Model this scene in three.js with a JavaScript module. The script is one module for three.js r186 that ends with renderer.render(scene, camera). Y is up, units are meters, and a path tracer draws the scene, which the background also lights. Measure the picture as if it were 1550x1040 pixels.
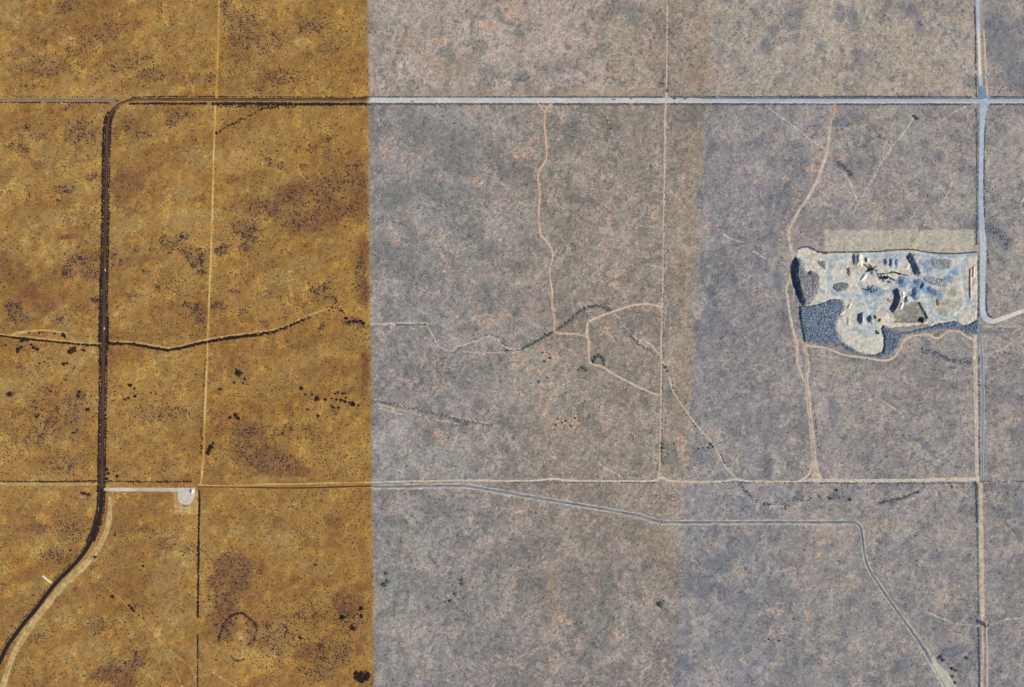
import * as THREE from 'three';
import { Sky } from 'three/addons/objects/Sky.js';
import { mergeGeometries } from 'three/addons/utils/BufferGeometryUtils.js';

// ---------------------------------------------------------------- camera, sky, sun, exposure
const S = 1.4;                                    // metres of ground per unit of the site plan
const X = (px) => (px - 775) * S, Z = (py) => (py - 520) * S;
const scene = new THREE.Scene();
const camera = new THREE.PerspectiveCamera(2 * Math.atan(520 * S / 2000) * 180 / Math.PI, 1024 / 687, 5, 30000);
camera.position.set(0, 2000, 0); camera.up.set(0, 0, -1); camera.lookAt(0, 0, 0);
const renderer = new THREE.WebGLRenderer({ antialias: true });
renderer.setSize(1024, 687);
renderer.toneMapping = THREE.LinearToneMapping;
renderer.toneMappingExposure = 1.15;
renderer.shadowMap.enabled = true;
const SUN = new THREE.Vector3().setFromSphericalCoords(1, THREE.MathUtils.degToRad(90 - 33), THREE.MathUtils.degToRad(78)); // east, a little south
const sky = new Sky(); sky.name = 'sky'; sky.userData = { kind: 'structure' };
sky.scale.setScalar(20000);
Object.assign(sky.material.uniforms.turbidity, { value: 2.2 });
sky.material.uniforms.rayleigh.value = 1.6;
sky.material.uniforms.mieCoefficient.value = 0.004;
sky.material.uniforms.sunPosition.value.copy(SUN);
if (sky.material.uniforms.cloudCoverage) sky.material.uniforms.cloudCoverage.value = 0;
scene.add(sky);
scene.environmentIntensity = 0.1;
const sun = new THREE.DirectionalLight(new THREE.Color(1.0, 0.93, 0.84), 4.2);
sun.position.copy(SUN).multiplyScalar(3000); sun.castShadow = true;
sun.shadow.mapSize.set(4096, 4096);
Object.assign(sun.shadow.camera, { left: -1300, right: 1300, top: 1000, bottom: -1000, near: 500, far: 6000 });
scene.add(sun, sun.target);

// ---------------------------------------------------------------- helpers
const K = [0.91, 0.945, 1.04];                    // how a white card lying on the ground reads under this sun and sky
let seed = 20241;
const rnd = () => { seed = (seed + 0x6D2B79F5) | 0; let t = Math.imul(seed ^ (seed >>> 15), 1 | seed); t = (t + Math.imul(t ^ (t >>> 7), 61 | t)) ^ t; return ((t ^ (t >>> 14)) >>> 0) / 4294967296; };
const lerp = (a, b, t) => a + (b - a) * t, clamp = (x, a = 0, b = 1) => Math.min(b, Math.max(a, x));
const sst = (a, b, x) => { const t = clamp((x - a) / (b - a)); return t * t * (3 - 2 * t); };
const lin = (v) => { v /= 255; return v <= 0.04045 ? v / 12.92 : ((v + 0.055) / 1.055) ** 2.4; };
const enc = (v) => 255 * (v <= 0.0031308 ? v * 12.92 : 1.055 * v ** (1 / 2.4) - 0.055);
const A = (c) => [lin(c[0]) / K[0], lin(c[1]) / K[1], lin(c[2]) / K[2]];       // surface colour, linear
const mix = (a, b, t) => [lerp(a[0], b[0], t), lerp(a[1], b[1], t), lerp(a[2], b[2], t)];
const NT = new Float32Array(65536); for (let i = 0; i < 65536; i++) NT[i] = rnd();
function vn(x, y) {                               // value noise 0..1
  const xi = Math.floor(x), yi = Math.floor(y); let u = x - xi, v = y - yi; u = u * u * (3 - 2 * u); v = v * v * (3 - 2 * v);
  const a = (yi & 255) << 8, b = ((yi + 1) & 255) << 8, c = xi & 255, d = (xi + 1) & 255;
  return lerp(lerp(NT[a | c], NT[a | d], u), lerp(NT[b | c], NT[b | d], u), v);
}
const fbm = (x, y) => 0.53 * vn(x, y) + 0.29 * vn(x * 2.1 + 17, y * 2.1 + 5) + 0.18 * vn(x * 4.3 + 51, y * 4.3 + 33);
const taken = {};
function numbered(n) { taken[n] = (taken[n] ?? -1) + 1; return taken[n] ? n + '_' + String(taken[n]).padStart(3, '0') : n; }
const shade = (o) => { o.traverse((m) => { if (m.isMesh) { m.castShadow = true; m.receiveShadow = true; } }); return o; };
function put(o, name, data) { o.name = numbered(name); o.userData = data; scene.add(shade(o)); return o; }
const structure = (o, name) => put(o, name, { kind: 'structure' });
function thing(name, label, category, group, px, py, y = 0, turn = 0) {
  const g = new THREE.Group(); g.position.set(X(px), y, Z(py)); g.rotation.y = turn;
  g.name = numbered(name); g.userData = { label, category }; if (group) g.userData.group = group; scene.add(g); return g;
}
function part(parent, name, geo, mat) { const m = new THREE.Mesh(geo, mat); m.name = name; m.castShadow = m.receiveShadow = true; parent.add(m); return m; }
const soilMat = new THREE.MeshStandardMaterial({ vertexColors: true, roughness: 1 }); soilMat.name = 'soil';
const paint = (c, r = 0.6, metal = 0) => { const m = new THREE.MeshStandardMaterial({ roughness: r, metalness: metal }); m.color.setRGB(...A(c)); return m; };
function spline(pts, step) {                      // Catmull-Rom through plan points [x, y, (width)]
  const out = [], n = pts.length, g = (i) => pts[clamp(i, 0, n - 1)];
  for (let i = 0; i < n - 1; i++) {
    const p0 = g(i - 1), p1 = g(i), p2 = g(i + 1), p3 = g(i + 2), L = Math.hypot(p2[0] - p1[0], p2[1] - p1[1]), k = Math.max(1, Math.round(L / step));
    for (let j = 0; j < k; j++) {
      const t = j / k, f = (q) => { const d1 = (p2[q] - p0[q]) / 2, d2 = (p3[q] - p1[q]) / 2, a = p1[q], b = p2[q]; return (2 * a - 2 * b + d1 + d2) * t ** 3 + (-3 * a + 3 * b - 2 * d1 - d2) * t * t + d1 * t + a; };
      out.push([f(0), f(1), lerp(p1[2] ?? 1, p2[2] ?? 1, t)]);
    }
  }
  out.push([g(n - 1)[0], g(n - 1)[1], g(n - 1)[2] ?? 1]);
  return out;
}
const inPoly = (P, x, y) => { let r = false; for (let i = 0, j = P.length - 1; i < P.length; j = i++) { const a = P[i], b = P[j]; if ((a[1] > y) !== (b[1] > y) && x < (b[0] - a[0]) * (y - a[1]) / (b[1] - a[1]) + a[0]) r = !r; } return r; };
function segD(P, x, y, closed) {
  let m = 1e9; const n = P.length;
  for (let i = 0; i < (closed ? n : n - 1); i++) {
    const a = P[i], b = P[(i + 1) % n], dx = b[0] - a[0], dy = b[1] - a[1], t = clamp(((x - a[0]) * dx + (y - a[1]) * dy) / (dx * dx + dy * dy || 1));
    m = Math.min(m, Math.hypot(x - a[0] - t * dx, y - a[1] - t * dy));
  }
  return m;
}
const LX = -110, LY = -90, LW = 1770, LH = 1220;  // the part of the plan that is mapped in detail
const layer = () => new Float32Array(LW * LH);
const at = (L, x, y) => { const i = Math.round(x - LX), j = Math.round(y - LY); return i < 0 || j < 0 || i >= LW || j >= LH ? 0 : L[j * LW + i]; };
function dab(L, x, y, rx, ry, rot, amt) {         // soft-edged patch of a soil or plant kind
  const R = Math.max(rx, ry) * 1.5, c = Math.cos(rot * Math.PI / 180), s = Math.sin(rot * Math.PI / 180);
  for (let j = Math.max(0, Math.floor(y - R - LY)); j <= Math.min(LH - 1, y + R - LY); j++) for (let i = Math.max(0, Math.floor(x - R - LX)); i <= Math.min(LW - 1, x + R - LX); i++) {
    const dx = i + LX - x, dy = j + LY - y, u = (dx * c + dy * s) / rx, v = (-dx * s + dy * c) / ry, d = Math.sqrt(u * u + v * v);
    if (d < 1.5) L[j * LW + i] = Math.max(L[j * LW + i], amt * (1 - sst(0.35, 1.5, d)));
  }
}
function stroke(L, pts, w, amt) { for (const p of spline(pts, Math.max(0.7, w / 2))) dab(L, p[0], p[1], w, w, 0, amt); }

// ---------------------------------------------------------------- site plan: roads and tracks
const ROADS = [], mask = layer();                 // mask: ground kept level under and beside roads
const road = (name, pts, width, colour, o = {}) => ROADS.push({ name, pts, width, colour, ...o });
const seam1 = (y) => 556 + 10 * y / 1040 + 2.5 * (vn(y * 0.03, 3.3) - 0.5);
const SEAM2 = [[-90, 1077], [100, 1076], [160, 1074], [260, 1061], [400, 1057], [520, 1053], [780, 1036], [900, 1026], [1040, 1019], [1130, 1015]];
function seam2(y) { let i = 0; while (i < SEAM2.length - 2 && SEAM2[i + 1][0] < y) i++; const a = SEAM2[i], b = SEAM2[i + 1]; return lerp(a[1], b[1], clamp((y - a[0]) / (b[0] - a[0]))) + 9 * (vn(y * 0.05, 9.1) - 0.5); }
const west = (x, y) => 1 - sst(-4, 4, x - seam1(y) + 3 * (vn(x * 0.4, y * 0.4) - 0.5));
const east = (x, y) => sst(-7, 7, x - seam2(y) + 7 * (vn(x * 0.25, y * 0.25) - 0.5));

const PINK = [203, 168, 146], SANDY = [196, 160, 98], CREAM = [205, 194, 176], BLUEGREY = [168, 181, 195];
road('gravel_road', [[-110, 151.5, 6.4], [60, 151.3, 6.4], [165, 151.6, 6.6], [178, 153, 8], [186, 156, 5]], 1, (x, y, o) => mix([150, 130, 102], [118, 100, 76], clamp(Math.abs(o + 0.25) < 0.25 ? 0.8 : 0.1 + 0.4 * vn(x * 0.1, y * 0.7))));
const paved = [[210, 151.6], [198, 152.4], [188, 155.5], [178, 161], [170, 169], [165, 179], [162.6, 192], [161.6, 220], [161, 260], [159.6, 360], [158, 440], [157, 520], [156, 600], [154.6, 700], [153.2, 765], [150, 782], [145.5, 800], [137, 820], [124.5, 840], [107, 860], [87, 880], [70.5, 900], [56, 920], [39, 940], [24, 960], [10, 980], [0, 1001], [-22, 1040], [-60, 1110]];
road('paved_road', [[2000, 152.6], [1487, 152.6], [1200, 152.6], [1000, 152], [700, 151.7], [556, 151.7], [400, 151.7], [300, 151.7], ...paved].map(([x, y]) => [x, y, x > 540 ? 7.3 : y > 780 ? 6.2 : 6]), 1, (x, y, o) => {
  const w = west(x, y), s = vn(x * 0.06, y * 0.06);
  let dk = y > 740 ? [34, 25, 22] : y > 165 ? mix([74, 52, 43], [92, 68, 54], s) : mix([92, 70, 44], [112, 88, 58], s);
  if (y < 160 && x < 560) dk = o < -0.55 ? [54, 32, 20] : o > 0.3 ? [150, 122, 78] : dk; else if (y > 160 && Math.abs(o) > 0.72) dk = [40, 26, 24];
  let lt = mix([198, 197, 200], [186, 184, 186], s); lt = mix(lt, mix([172, 182, 192], [158, 172, 186], s), sst(1040, 1130, x));
  if (o > 0.72) lt = mix(lt, [218, 214, 208], 0.6); if (x > 1060 && o < -0.72) lt = [122, 126, 134];
  return mix(lt, dk, w);
}, { wob: 0.12, y: 0.32 });
road('quarry_access_road', [[1479, -110, 6.5], [1480, 20, 6], [1481.5, 60, 4.6], [1483, 110, 5], [1484.5, 130, 6.5], [1487, 144, 11], [1489, 153, 14], [1488.5, 162, 12], [1487, 178, 8], [1486, 200, 7], [1484.8, 260, 6.6], [1484.5, 300, 7], [1486, 340, 8.5], [1488, 375, 10], [1487.5, 400, 9], [1487, 440, 7.5], [1487.5, 470, 8], [1492, 482, 8.5], [1503, 486.5, 7], [1520, 481, 6.5], [1550, 470, 6], [1660, 430, 6]], 1, (x, y, o) => {
  const s = vn(x * 0.2, y * 0.12); let c = mix([176, 190, 206], [158, 174, 192], s);
  c = mix(c, [214, 206, 196], Math.max(sst(30, 60, y) * (1 - sst(108, 125, y)), 0.35 * sst(330, 360, y), sst(1496, 1506, x))); if (y > 131 && y < 150) c = [112, 138, 168]; return c;
}, { y: 0.36 });
road('dirt_track', [[1489, 45], [1491, 90], [1493, 125], [1495, 147]], 2.2, () => [206, 176, 138]);
road('dirt_track', [[1476.5, 497, 4], [1475.5, 540, 5], [1477, 600, 5.5], [1478, 660, 4.6], [1479, 722, 5], [1482, 732, 5]], 1, (x, y, o) => mix([203, 192, 174], [176, 164, 148], 0.8 * vn(x * 0.4, y * 0.12)));
road('roadside_ditch', [[1484, 505, 3], [1486.5, 540, 4.5], [1488, 600, 4.5], [1487.5, 660, 4], [1487, 728, 3]], 1, (x, y, o) => Math.abs(o) > 0.7 ? [170, 176, 184] : mix([104, 118, 140], [132, 138, 146], vn(x * 0.3, y * 0.1)));
road('dirt_track', [[1484, 733, 5.5], [1485, 800, 6.2], [1486, 860, 6.4], [1487, 925, 6.6], [1487.5, 938, 5]], 1, (x, y, o) => Math.abs(o) > 0.75 ? [150, 138, 128] : mix([208, 188, 162], [190, 170, 148], vn(x * 0.4, y * 0.1)));
road('dirt_track', [[1487, 948, 3], [1487, 990, 3], [1486, 1040, 3.4], [1486, 1130, 3.4]], 1, (x, y) => mix([188, 172, 152], [122, 124, 132], sst(0.5, 0.75, vn(3, y * 0.06))));
road('dirt_track', [[1493, 940], [1494, 990], [1494, 1050], [1494, 1130]], 2, () => [190, 168, 146]);
road('dirt_track', [[331, -110], [331, 0], [330, 50], [328.5, 100], [327.3, 147]], 2.8, (x, y, o) => mix([192, 152, 70], [180, 140, 66], vn(y * 0.1, 4)));
road('dirt_track', [[325.5, 157], [324.5, 200], [323, 242], [321, 320], [319.5, 370], [316.5, 450], [314, 510], [313, 545], [311, 600], [309, 650], [307.5, 690], [305, 722], [303, 733]], 2.4, (x, y) => mix([196, 152, 74], [212, 180, 118], sst(0.45, 0.75, vn(y * 0.035, 7))));
road('dirt_track', [[1010, -110], [1010, 0], [1009.6, 60], [1009.2, 120], [1008.5, 148]], 2.3, () => [202, 178, 158]);
road('dirt_track', [[1007.5, 156], [1006.3, 185], [1005.6, 260], [1004.6, 330], [1003.5, 400], [1002.6, 460], [1001.8, 490], [1000.3, 520], [1001, 548], [1000.4, 600], [999, 680], [998, 708], [996, 724]], 2.3, (x, y) => mix([206, 181, 161], [190, 168, 152], vn(y * 0.06, 2)));
road('dirt_track', [[839, 156], [832, 158.5], [827, 164], [824.5, 175], [824, 192], [826, 212], [827.5, 228], [826, 242], [819, 253], [815, 262], [814.5, 275], [817, 298], [815, 318], [815.6, 338], [819, 356], [827.5, 366], [834, 376], [836.5, 388], [833, 402], [832, 418], [835.5, 440], [835.6, 465], [839.4, 482], [838, 498], [842, 503.4], [855, 504.5], [872, 505.5], [884, 508]], 2.5, (x, y) => mix([204, 164, 140], [204, 180, 158], sst(0.3, 0.7, vn(x * 0.02, y * 0.03))), { wob: 0.5 });
road('dirt_track', [[814, 156], [818, 161], [822, 167]], 2.4, () => PINK);
road('dirt_track', [[888, 506, 5], [888.5, 497, 3.2], [891, 487, 2.6], [905, 480, 2.6], [920, 474, 2.6], [938, 468, 2.6], [958, 462, 2.6], [975, 460, 2.6], [990, 461.5, 2.6], [1001, 465, 3]], 1, () => [206, 180, 158]);
road('dirt_track', [[887, 507, 5], [890.5, 516, 4], [890.8, 535, 3], [892, 547, 3], [899, 552, 3.4], [911, 555, 3.4], [930, 567, 2.6], [955, 580, 2.6], [980, 592, 2.6], [999, 599, 3]], 1, (x, y) => mix([200, 172, 152], [204, 180, 154], sst(910, 950, x)));
road('dirt_track', [[-110, 732, 3], [0, 732.2, 3.2], [70, 733, 3], [148, 733, 2.4]], 1, () => [184, 152, 100], { wob: 0.5 });
road('pad_driveway', [[158, 740.5, 4], [172, 741, 5.4], [220, 741, 5.4], [276, 741.5, 5.4]], 1, (x, y) => mix([206, 196, 180], [188, 174, 150], vn(x * 0.1, 2)), { y: 0.2 });
road('dirt_track', [[300, 734, 2.2], [350, 735.5, 2.4], [400, 733, 2.2], [450, 732.5, 2], [500, 731, 2], [560, 730, 2], [620, 728.5, 2], [700, 727.2, 2.2], [780, 727.8, 2.4], [812, 727, 2.4], [838, 724.5, 2.8], [858, 727, 2.6], [900, 728, 2.6], [985, 728, 2.6], [998, 723, 4], [1006, 724, 3], [1016, 728, 2.4], [1060, 729, 2.6], [1095, 728.5, 2.6], [1112, 725, 3], [1128, 728, 2.6], [1160, 729, 2.6], [1205, 729, 2.6], [1218, 727, 3], [1232, 726, 4], [1250, 727, 4.6], [1300, 727.6, 4.4], [1380, 727, 4.2], [1420, 726, 5], [1480, 725, 5.5]], 1, (x, y, o) => mix(mix([204, 190, 172], [204, 176, 148], 0.6 * sst(0.55, 0.8, vn(x * 0.02, 5))), mix([188, 146, 70], [206, 176, 112], vn(x * 0.05, 8)), west(x, y)), { wob: 0.35 });
road('drainage_channel', [[300, 737, 2.2], [360, 737.4, 2.6], [420, 738.6, 3.8], [480, 738.2, 3.8], [556, 735.8, 3.8], [572, 737, 6], [620, 736, 7], [680, 735.5, 7], [710, 736.5, 7], [750, 743, 7], [790, 750, 7], [850, 760, 6.5], [910, 770, 6.5], [960, 779, 6.5], [984, 786, 7], [1000, 789.5, 7], [1020, 790.6, 7], [1170, 790.2, 7], [1250, 790.5, 7], [1286, 790, 7], [1296, 792, 7], [1302.5, 799, 7], [1305.5, 815, 7], [1308.5, 840, 7], [1315, 861, 7], [1330, 885, 7.4], [1350, 914.5, 7.4], [1370, 942, 7.8], [1390, 970, 8], [1410, 1000, 11], [1424, 1020, 17], [1438, 1042, 20], [1475, 1110, 22]], 1, (x, y, o) => {
  const s = vn(x * 0.05, y * 0.05), a = Math.abs(o);
  const t = vn(x * 0.22 + 3 * o, y * 0.22), u = vn(x * 0.11 + 60, y * 0.11 + 2 * o);
  let c = a > 0.7 ? mix([200, 190, 177], [160, 152, 145], sst(0.4, 0.75, t)) : a > 0.35 ? mix([146, 148, 150], [126, 128, 130], t) : mix([96, 106, 118], [130, 132, 136], sst(0.35, 0.8, u)); if (x < 790 && a < 0.7) c = mix(c, o > 0 ? [150, 146, 144] : [120, 124, 130], 0.6 * u + 0.2);
  if (x + 9 * (t - 0.5) > 1405) c = o > -0.35 + 0.9 * (1 - sst(1402, 1416, x)) ? mix([204, 196, 178], [168, 164, 154], t) : o < -0.8 ? mix([186, 180, 172], [150, 148, 146], t) : c;
  return mix(c, a > 0.6 ? [168, 128, 66] : mix([70, 36, 16], [96, 56, 24], s), west(x, y));
}, { wob: 0.5, prof: (o, x, y) => (1 - west(x, y)) * (Math.abs(o) > 0.6 ? 0.35 : 0) });
road('dirt_track', [[1265, 156, 5], [1261.5, 165, 4], [1257.5, 184, 3.6], [1255, 200, 4], [1252.5, 222, 4], [1250, 236, 5], [1245, 250, 4], [1238.5, 268, 4.4], [1226, 293, 3.4], [1212, 314, 3], [1200.5, 334, 3], [1194.5, 348, 3.4], [1194.5, 363, 3.6], [1198.5, 384, 4], [1197, 404, 3], [1194, 424, 2.6], [1190, 438, 2.6], [1192, 452, 2.8], [1195, 472, 3.4], [1198, 490, 3.6], [1202, 506, 4], [1206, 520, 4], [1206, 540, 3.4], [1209.5, 560, 3], [1216, 574, 3]], 1, (x, y) => mix(mix([200, 176, 156], [196, 184, 168], vn(x * 0.05, y * 0.05)), [168, 128, 104], 0.6 * (1 - sst(175, 200, y))), { wob: 0.4 });
road('dirt_track', [[1199, 400, 2.2], [1195.5, 412, 2.2], [1196, 424, 2], [1201, 436, 2.2], [1200, 452, 2]], 1, () => [186, 160, 138]);
road('dirt_track', [[1216, 506, 5], [1218.5, 525, 5.4], [1221.5, 545, 5], [1222.5, 560, 5], [1220.5, 575, 5], [1223, 600, 5.6], [1226, 630, 5.8], [1229, 660, 6], [1231.5, 685, 6.2], [1234, 708, 9], [1236, 724, 16]], 1, (x, y, o) => Math.abs(o) < 0.16 && y < 690 ? [150, 132, 118] : mix([198, 180, 158], [180, 166, 150], vn(x * 0.2, y * 0.1)));
road('dirt_track', [[1229, 700, 2.4], [1226, 714, 2.4], [1220, 722, 2.4], [1210, 728, 2.2]], 1, () => [204, 190, 168]);
road('dirt_track', [[1221, 523], [1250, 527], [1278, 537], [1310, 541.5], [1338, 545.5], [1352, 541], [1362, 528], [1367, 516], [1376, 510], [1390, 507], [1407, 506.5], [1414, 511], [1422, 511], [1430, 504], [1438, 501], [1452, 502], [1462, 509], [1470, 512.5], [1477, 516]], 2.6, (x, y) => mix([206, 178, 146], [204, 186, 160], vn(x * 0.06, y * 0.06)), { wob: 0.5 });
const FAINT = [[[1120, 731], [1128, 739], [1136, 749], [1146, 756], [1162, 764], [1185, 766]], [[930, 474], [940, 486], [950, 499], [960, 511], [976, 517]], [[566, 611], [590, 616], [620, 624], [655, 634], [700, 642]], [[1160, 160], [1175, 172], [1192, 184], [1210, 198], [1228, 212], [1242, 222]], [[1384, 176], [1375, 190], [1364, 205], [1352, 219], [1341, 235], [1330, 252], [1318, 276], [1308, 290], [1298, 308], [1290, 326]], [[1278, 262], [1287, 277], [1293, 293], [1299, 309]], [[1440, 171], [1452, 165], [1466, 159]], [[1445, 260], [1438, 285], [1425, 310]], [[1490, 494], [1520, 494], [1560, 494.5]], [[1533, 528], [1531, 513], [1535, 502], [1543, 498], [1555, 496]], [[1491, 548], [1496, 538], [1505, 532], [1518, 527], [1530, 519]], [[1490, 730], [1515, 728], [1545, 729]], [[1549, 322], [1545, 312], [1549, 300], [1556, 292]], [[1325, 600], [1345, 613], [1360, 622], [1368, 632]], [[565, 604], [600, 612], [640, 621], [690, 631], [725, 638], [755, 645]], [[575, 618], [600, 625], [616, 627]], [[900, 695], [912, 706], [925, 712], [938, 720]], [[832, 688], [845, 697], [858, 709]], [[139, 864], [160, 887], [185, 910], [205, 931], [228, 954], [250, 978], [270, 995], [290, 1012], [297, 1040]], [[243, 973], [256, 1000], [270, 1027], [278, 1050]], [[316, 1013], [328, 1021], [342, 1031], [360, 1040]], [[25, 745], [40, 765], [58, 786]], [[905, 162], [918, 178], [927, 205]], [[1095, 355], [1110, 362], [1124, 366]], [[1140, 380], [1150, 386], [1162, 393]], [[1400, 925], [1420, 933], [1445, 943], [1480, 947]], [[1495, 947], [1520, 938], [1545, 935]], [[1445, 740], [1462, 750], [1470, 755]]];
// pale dirt beside the curve of the paved road, the stub on its other side, the dry washes
road('dirt_shoulder', [[165, 752, 5.0], [166, 775, 6.9], [162.5, 798, 7.5], [154, 819, 8.1], [143, 838, 10.0], [125, 858, 11.2], [101, 880, 10.6], [83, 900, 9.4], [67, 920, 10.0], [52, 940, 10.0], [38, 960, 9.4], [26, 980, 8.8], [16, 1002, 8.1], [4, 1040, 8.1], [-14, 1110, 8.1]], 1, (x, y, o) => mix([172, 136, 76], [206, 182, 134], clamp(0.1 + 1.1 * vn(o * 2.6 + 5, (x + y) * 0.05) * (1 - 0.4 * Math.abs(o)) + 0.6 * (vn(x * 0.3, y * 0.3) - 0.5))), { wob: 0.7 });
road('dirt_shoulder', [[163, 752], [162, 766], [159, 784], [153, 803]], 2.2, () => [150, 92, 44], { wob: 0.4 });
road('culvert_apron', [[64.5, 871.5, 3], [70, 876.5, 3.2], [77.5, 882.5, 3.4]], 1, () => [226, 214, 190], { y: 0.16 });
road('dry_wash', [[-40, 503, 2], [0, 506, 2], [50, 511, 2.2], [95, 515.6, 2.4], [152, 520, 2.4]], 1, () => [186, 152, 92], { wob: 0.7 });
road('dry_wash', [[14, 508, 3], [26, 504, 4.5], [45, 501.5, 2.8], [62, 500, 2.4], [80, 501, 2.2], [100, 504, 2]], 1, () => [198, 164, 104], { wob: 0.6 });
road('dry_wash', [[166, 517, 2.6], [200, 518, 2.6], [232, 523, 2.6], [255, 526.6, 2.6], [276, 523, 2.4], [302, 516, 2.4], [340, 509, 2.2], [385, 503.6, 2.2], [420, 497, 2.2], [446, 487, 2], [472, 475, 2], [498, 466, 2]], 1, () => [188, 156, 98], { wob: 0.8 });
road('dry_wash', [[560, 490, 2], [585, 490, 2.4], [612, 489, 3], [630, 489.5, 2.6], [648, 489, 2]], 1, (x, y) => mix([206, 196, 188], [168, 158, 152], vn(x * 0.12, 3)), { wob: 0.9 });
road('dry_wash', [[646, 490], [650, 499], [656, 509], [664, 523], [680, 531], [690, 525], [705, 521], [722, 515], [738, 509], [752, 513], [762, 523], [775, 529], [790, 527]], 2.6, (x, y) => mix([196, 190, 178], [158, 152, 146], vn(x * 0.2, y * 0.2)), { wob: 0.5 });
road('dry_wash', [[700, 532], [730, 534], [760, 533], [785, 532]], 1.2, () => [188, 174, 160], { wob: 1 });
road('dry_wash', [[978, 518, 2], [986, 523, 3], [994, 534, 3], [1001, 544, 3], [1007, 556, 2.4], [1012, 570, 2.4], [1018, 590, 2.4], [1030, 611, 2.4], [1045, 632, 2.6], [1058, 648, 3], [1072, 664, 3.4], [1082, 677, 3], [1090, 692, 2.6], [1097, 705, 2.6], [1112, 722, 3]], 1, (x, y) => mix([204, 196, 176], [176, 160, 144], vn(x * 0.1, y * 0.1)), { wob: 0.6 });
for (const r of ROADS) for (const p of spline(r.pts, 2)) dab(mask, p[0], p[1], (p[2] * r.width) * 0.75 + 3, (p[2] * r.width) * 0.75 + 3, 0, 1);

// quarry outlines
const YARD = [[1204, 388], [1207, 379], [1213, 375.5], [1222, 375], [1234, 379.5], [1246, 384], [1260, 383], [1300, 383], [1345, 382], [1365, 380], [1385, 380], [1420, 385.5], [1450, 385], [1479, 383], [1480, 430], [1479, 482], [1471, 487], [1466, 491], [1459, 492.5], [1452, 488], [1444, 484.5], [1434, 488], [1420, 489], [1410, 493], [1404, 490], [1378, 493], [1346, 496], [1335, 492], [1333, 500], [1336.5, 512], [1337.5, 524], [1334, 532], [1322, 536.5], [1308, 535], [1296, 530], [1284, 523], [1273, 514], [1268, 503], [1266, 492], [1269, 483], [1275, 478], [1278, 469], [1276, 456], [1262, 452], [1244, 459], [1236, 463], [1218, 466], [1211, 455], [1205, 430], [1202, 406]];
const BANK_A = [[1205, 388], [1210, 391], [1216, 395], [1219, 408], [1223, 413], [1228, 408], [1236, 413], [1241, 418], [1241, 432], [1238, 446], [1231, 456], [1219, 464], [1214, 462], [1208, 448], [1203, 432], [1200.5, 412], [1202, 398]];
const FIELD_B = [[1210, 462], [1222, 463], [1242, 459], [1258, 452], [1270, 452], [1279, 458], [1277, 470], [1272, 479], [1266, 488], [1267, 503], [1272, 514], [1270, 520], [1250, 519.5], [1233, 519], [1217, 518], [1215, 504], [1211, 484]];
const FIELD_C = [[1270, 517], [1284, 524], [1296, 531], [1308, 536], [1322, 537.5], [1335, 533], [1338, 524], [1337, 510], [1333, 497], [1338, 491], [1348, 498], [1362, 503], [1380, 501], [1400, 496], [1413, 493], [1422, 489], [1436, 487.5], [1445, 485], [1452, 489], [1459, 493], [1467, 491], [1472, 487], [1482, 484], [1482, 506], [1470, 504], [1450, 498.5], [1428, 497.5], [1406, 501], [1384, 504], [1366, 507], [1362, 516], [1358, 527], [1348, 538], [1334, 542], [1312, 539], [1284, 531]];
for (const P of [YARD, BANK_A, FIELD_B, FIELD_C]) {  // dug and tipped edges are ragged
  const q = []; P.forEach((a, i) => { const b = P[(i + 1) % P.length], n = Math.max(1, Math.round(Math.hypot(b[0] - a[0], b[1] - a[1]) / 2.2)); for (let k = 0; k < n; k++) { const x = lerp(a[0], b[0], k / n), y = lerp(a[1], b[1], k / n); q.push([x + 2.2 * (vn(x * 0.5, y * 0.5) - 0.5), y + (y < 388 ? 0.6 : 2.2) * (vn(x * 0.5 + 40, y * 0.5) - 0.5)]); } }); P.splice(0, P.length, ...q);
}
for (const P of [YARD, BANK_A, FIELD_B, FIELD_C]) for (const p of spline([...P, P[0]], 3)) dab(mask, p[0], p[1], 6, 6, 0, 1);
for (let y = 370; y < 546; y++) for (let x = 1195; x < 1486; x++) if (inPoly(YARD, x, y) || inPoly(FIELD_B, x, y) || inPoly(FIELD_C, x, y)) mask[(y - LY) * LW + x - LX] = 1;
for (let y = 735; y < 782; y++) for (let x = 258; x < 304; x++) mask[(y - LY) * LW + x - LX] = 1;

// ---------------------------------------------------------------- site plan: plant density and soils
const trail = layer(), dens = layer(), red = layer(), pale = layer(), pink = layer(), blue = layer(), tan = layer();
FAINT.forEach((p, i) => { for (const q of spline(p, 0.8)) dab(trail, q[0], q[1], i === 20 ? 1.9 : 1.45, i === 20 ? 1.9 : 1.45, 0, 0.5 + 0.55 * vn(q[0] * 0.12 + i, q[1] * 0.12)); });
for (const r of ROADS) if (r.name === 'drainage_channel') for (const q of spline(r.pts, 1.5)) if (q[0] > 562) dab(trail, q[0], q[1], q[2] * 0.5 + 2.6, q[2] * 0.5 + 2.6, 0, 0.3 + 0.4 * vn(q[0] * 0.06, q[1] * 0.06));
for (const r of ROADS) if (/dirt|wash|driveway/.test(r.name)) for (const q of spline(r.pts, 1.2)) dab(trail, q[0], q[1], q[2] * r.width * 0.5 + 0.6, q[2] * r.width * 0.5 + 0.6, 0, 0.75);
const D = { d: dens, r: red, p: pale, k: pink, b: blue, t: tan };
const dabs = (kind, amt, list) => { for (const [x, y, rx, ry, rot] of list) dab(D[kind], x, y, rx, ry ?? rx, rot ?? 0, amt); };
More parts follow.
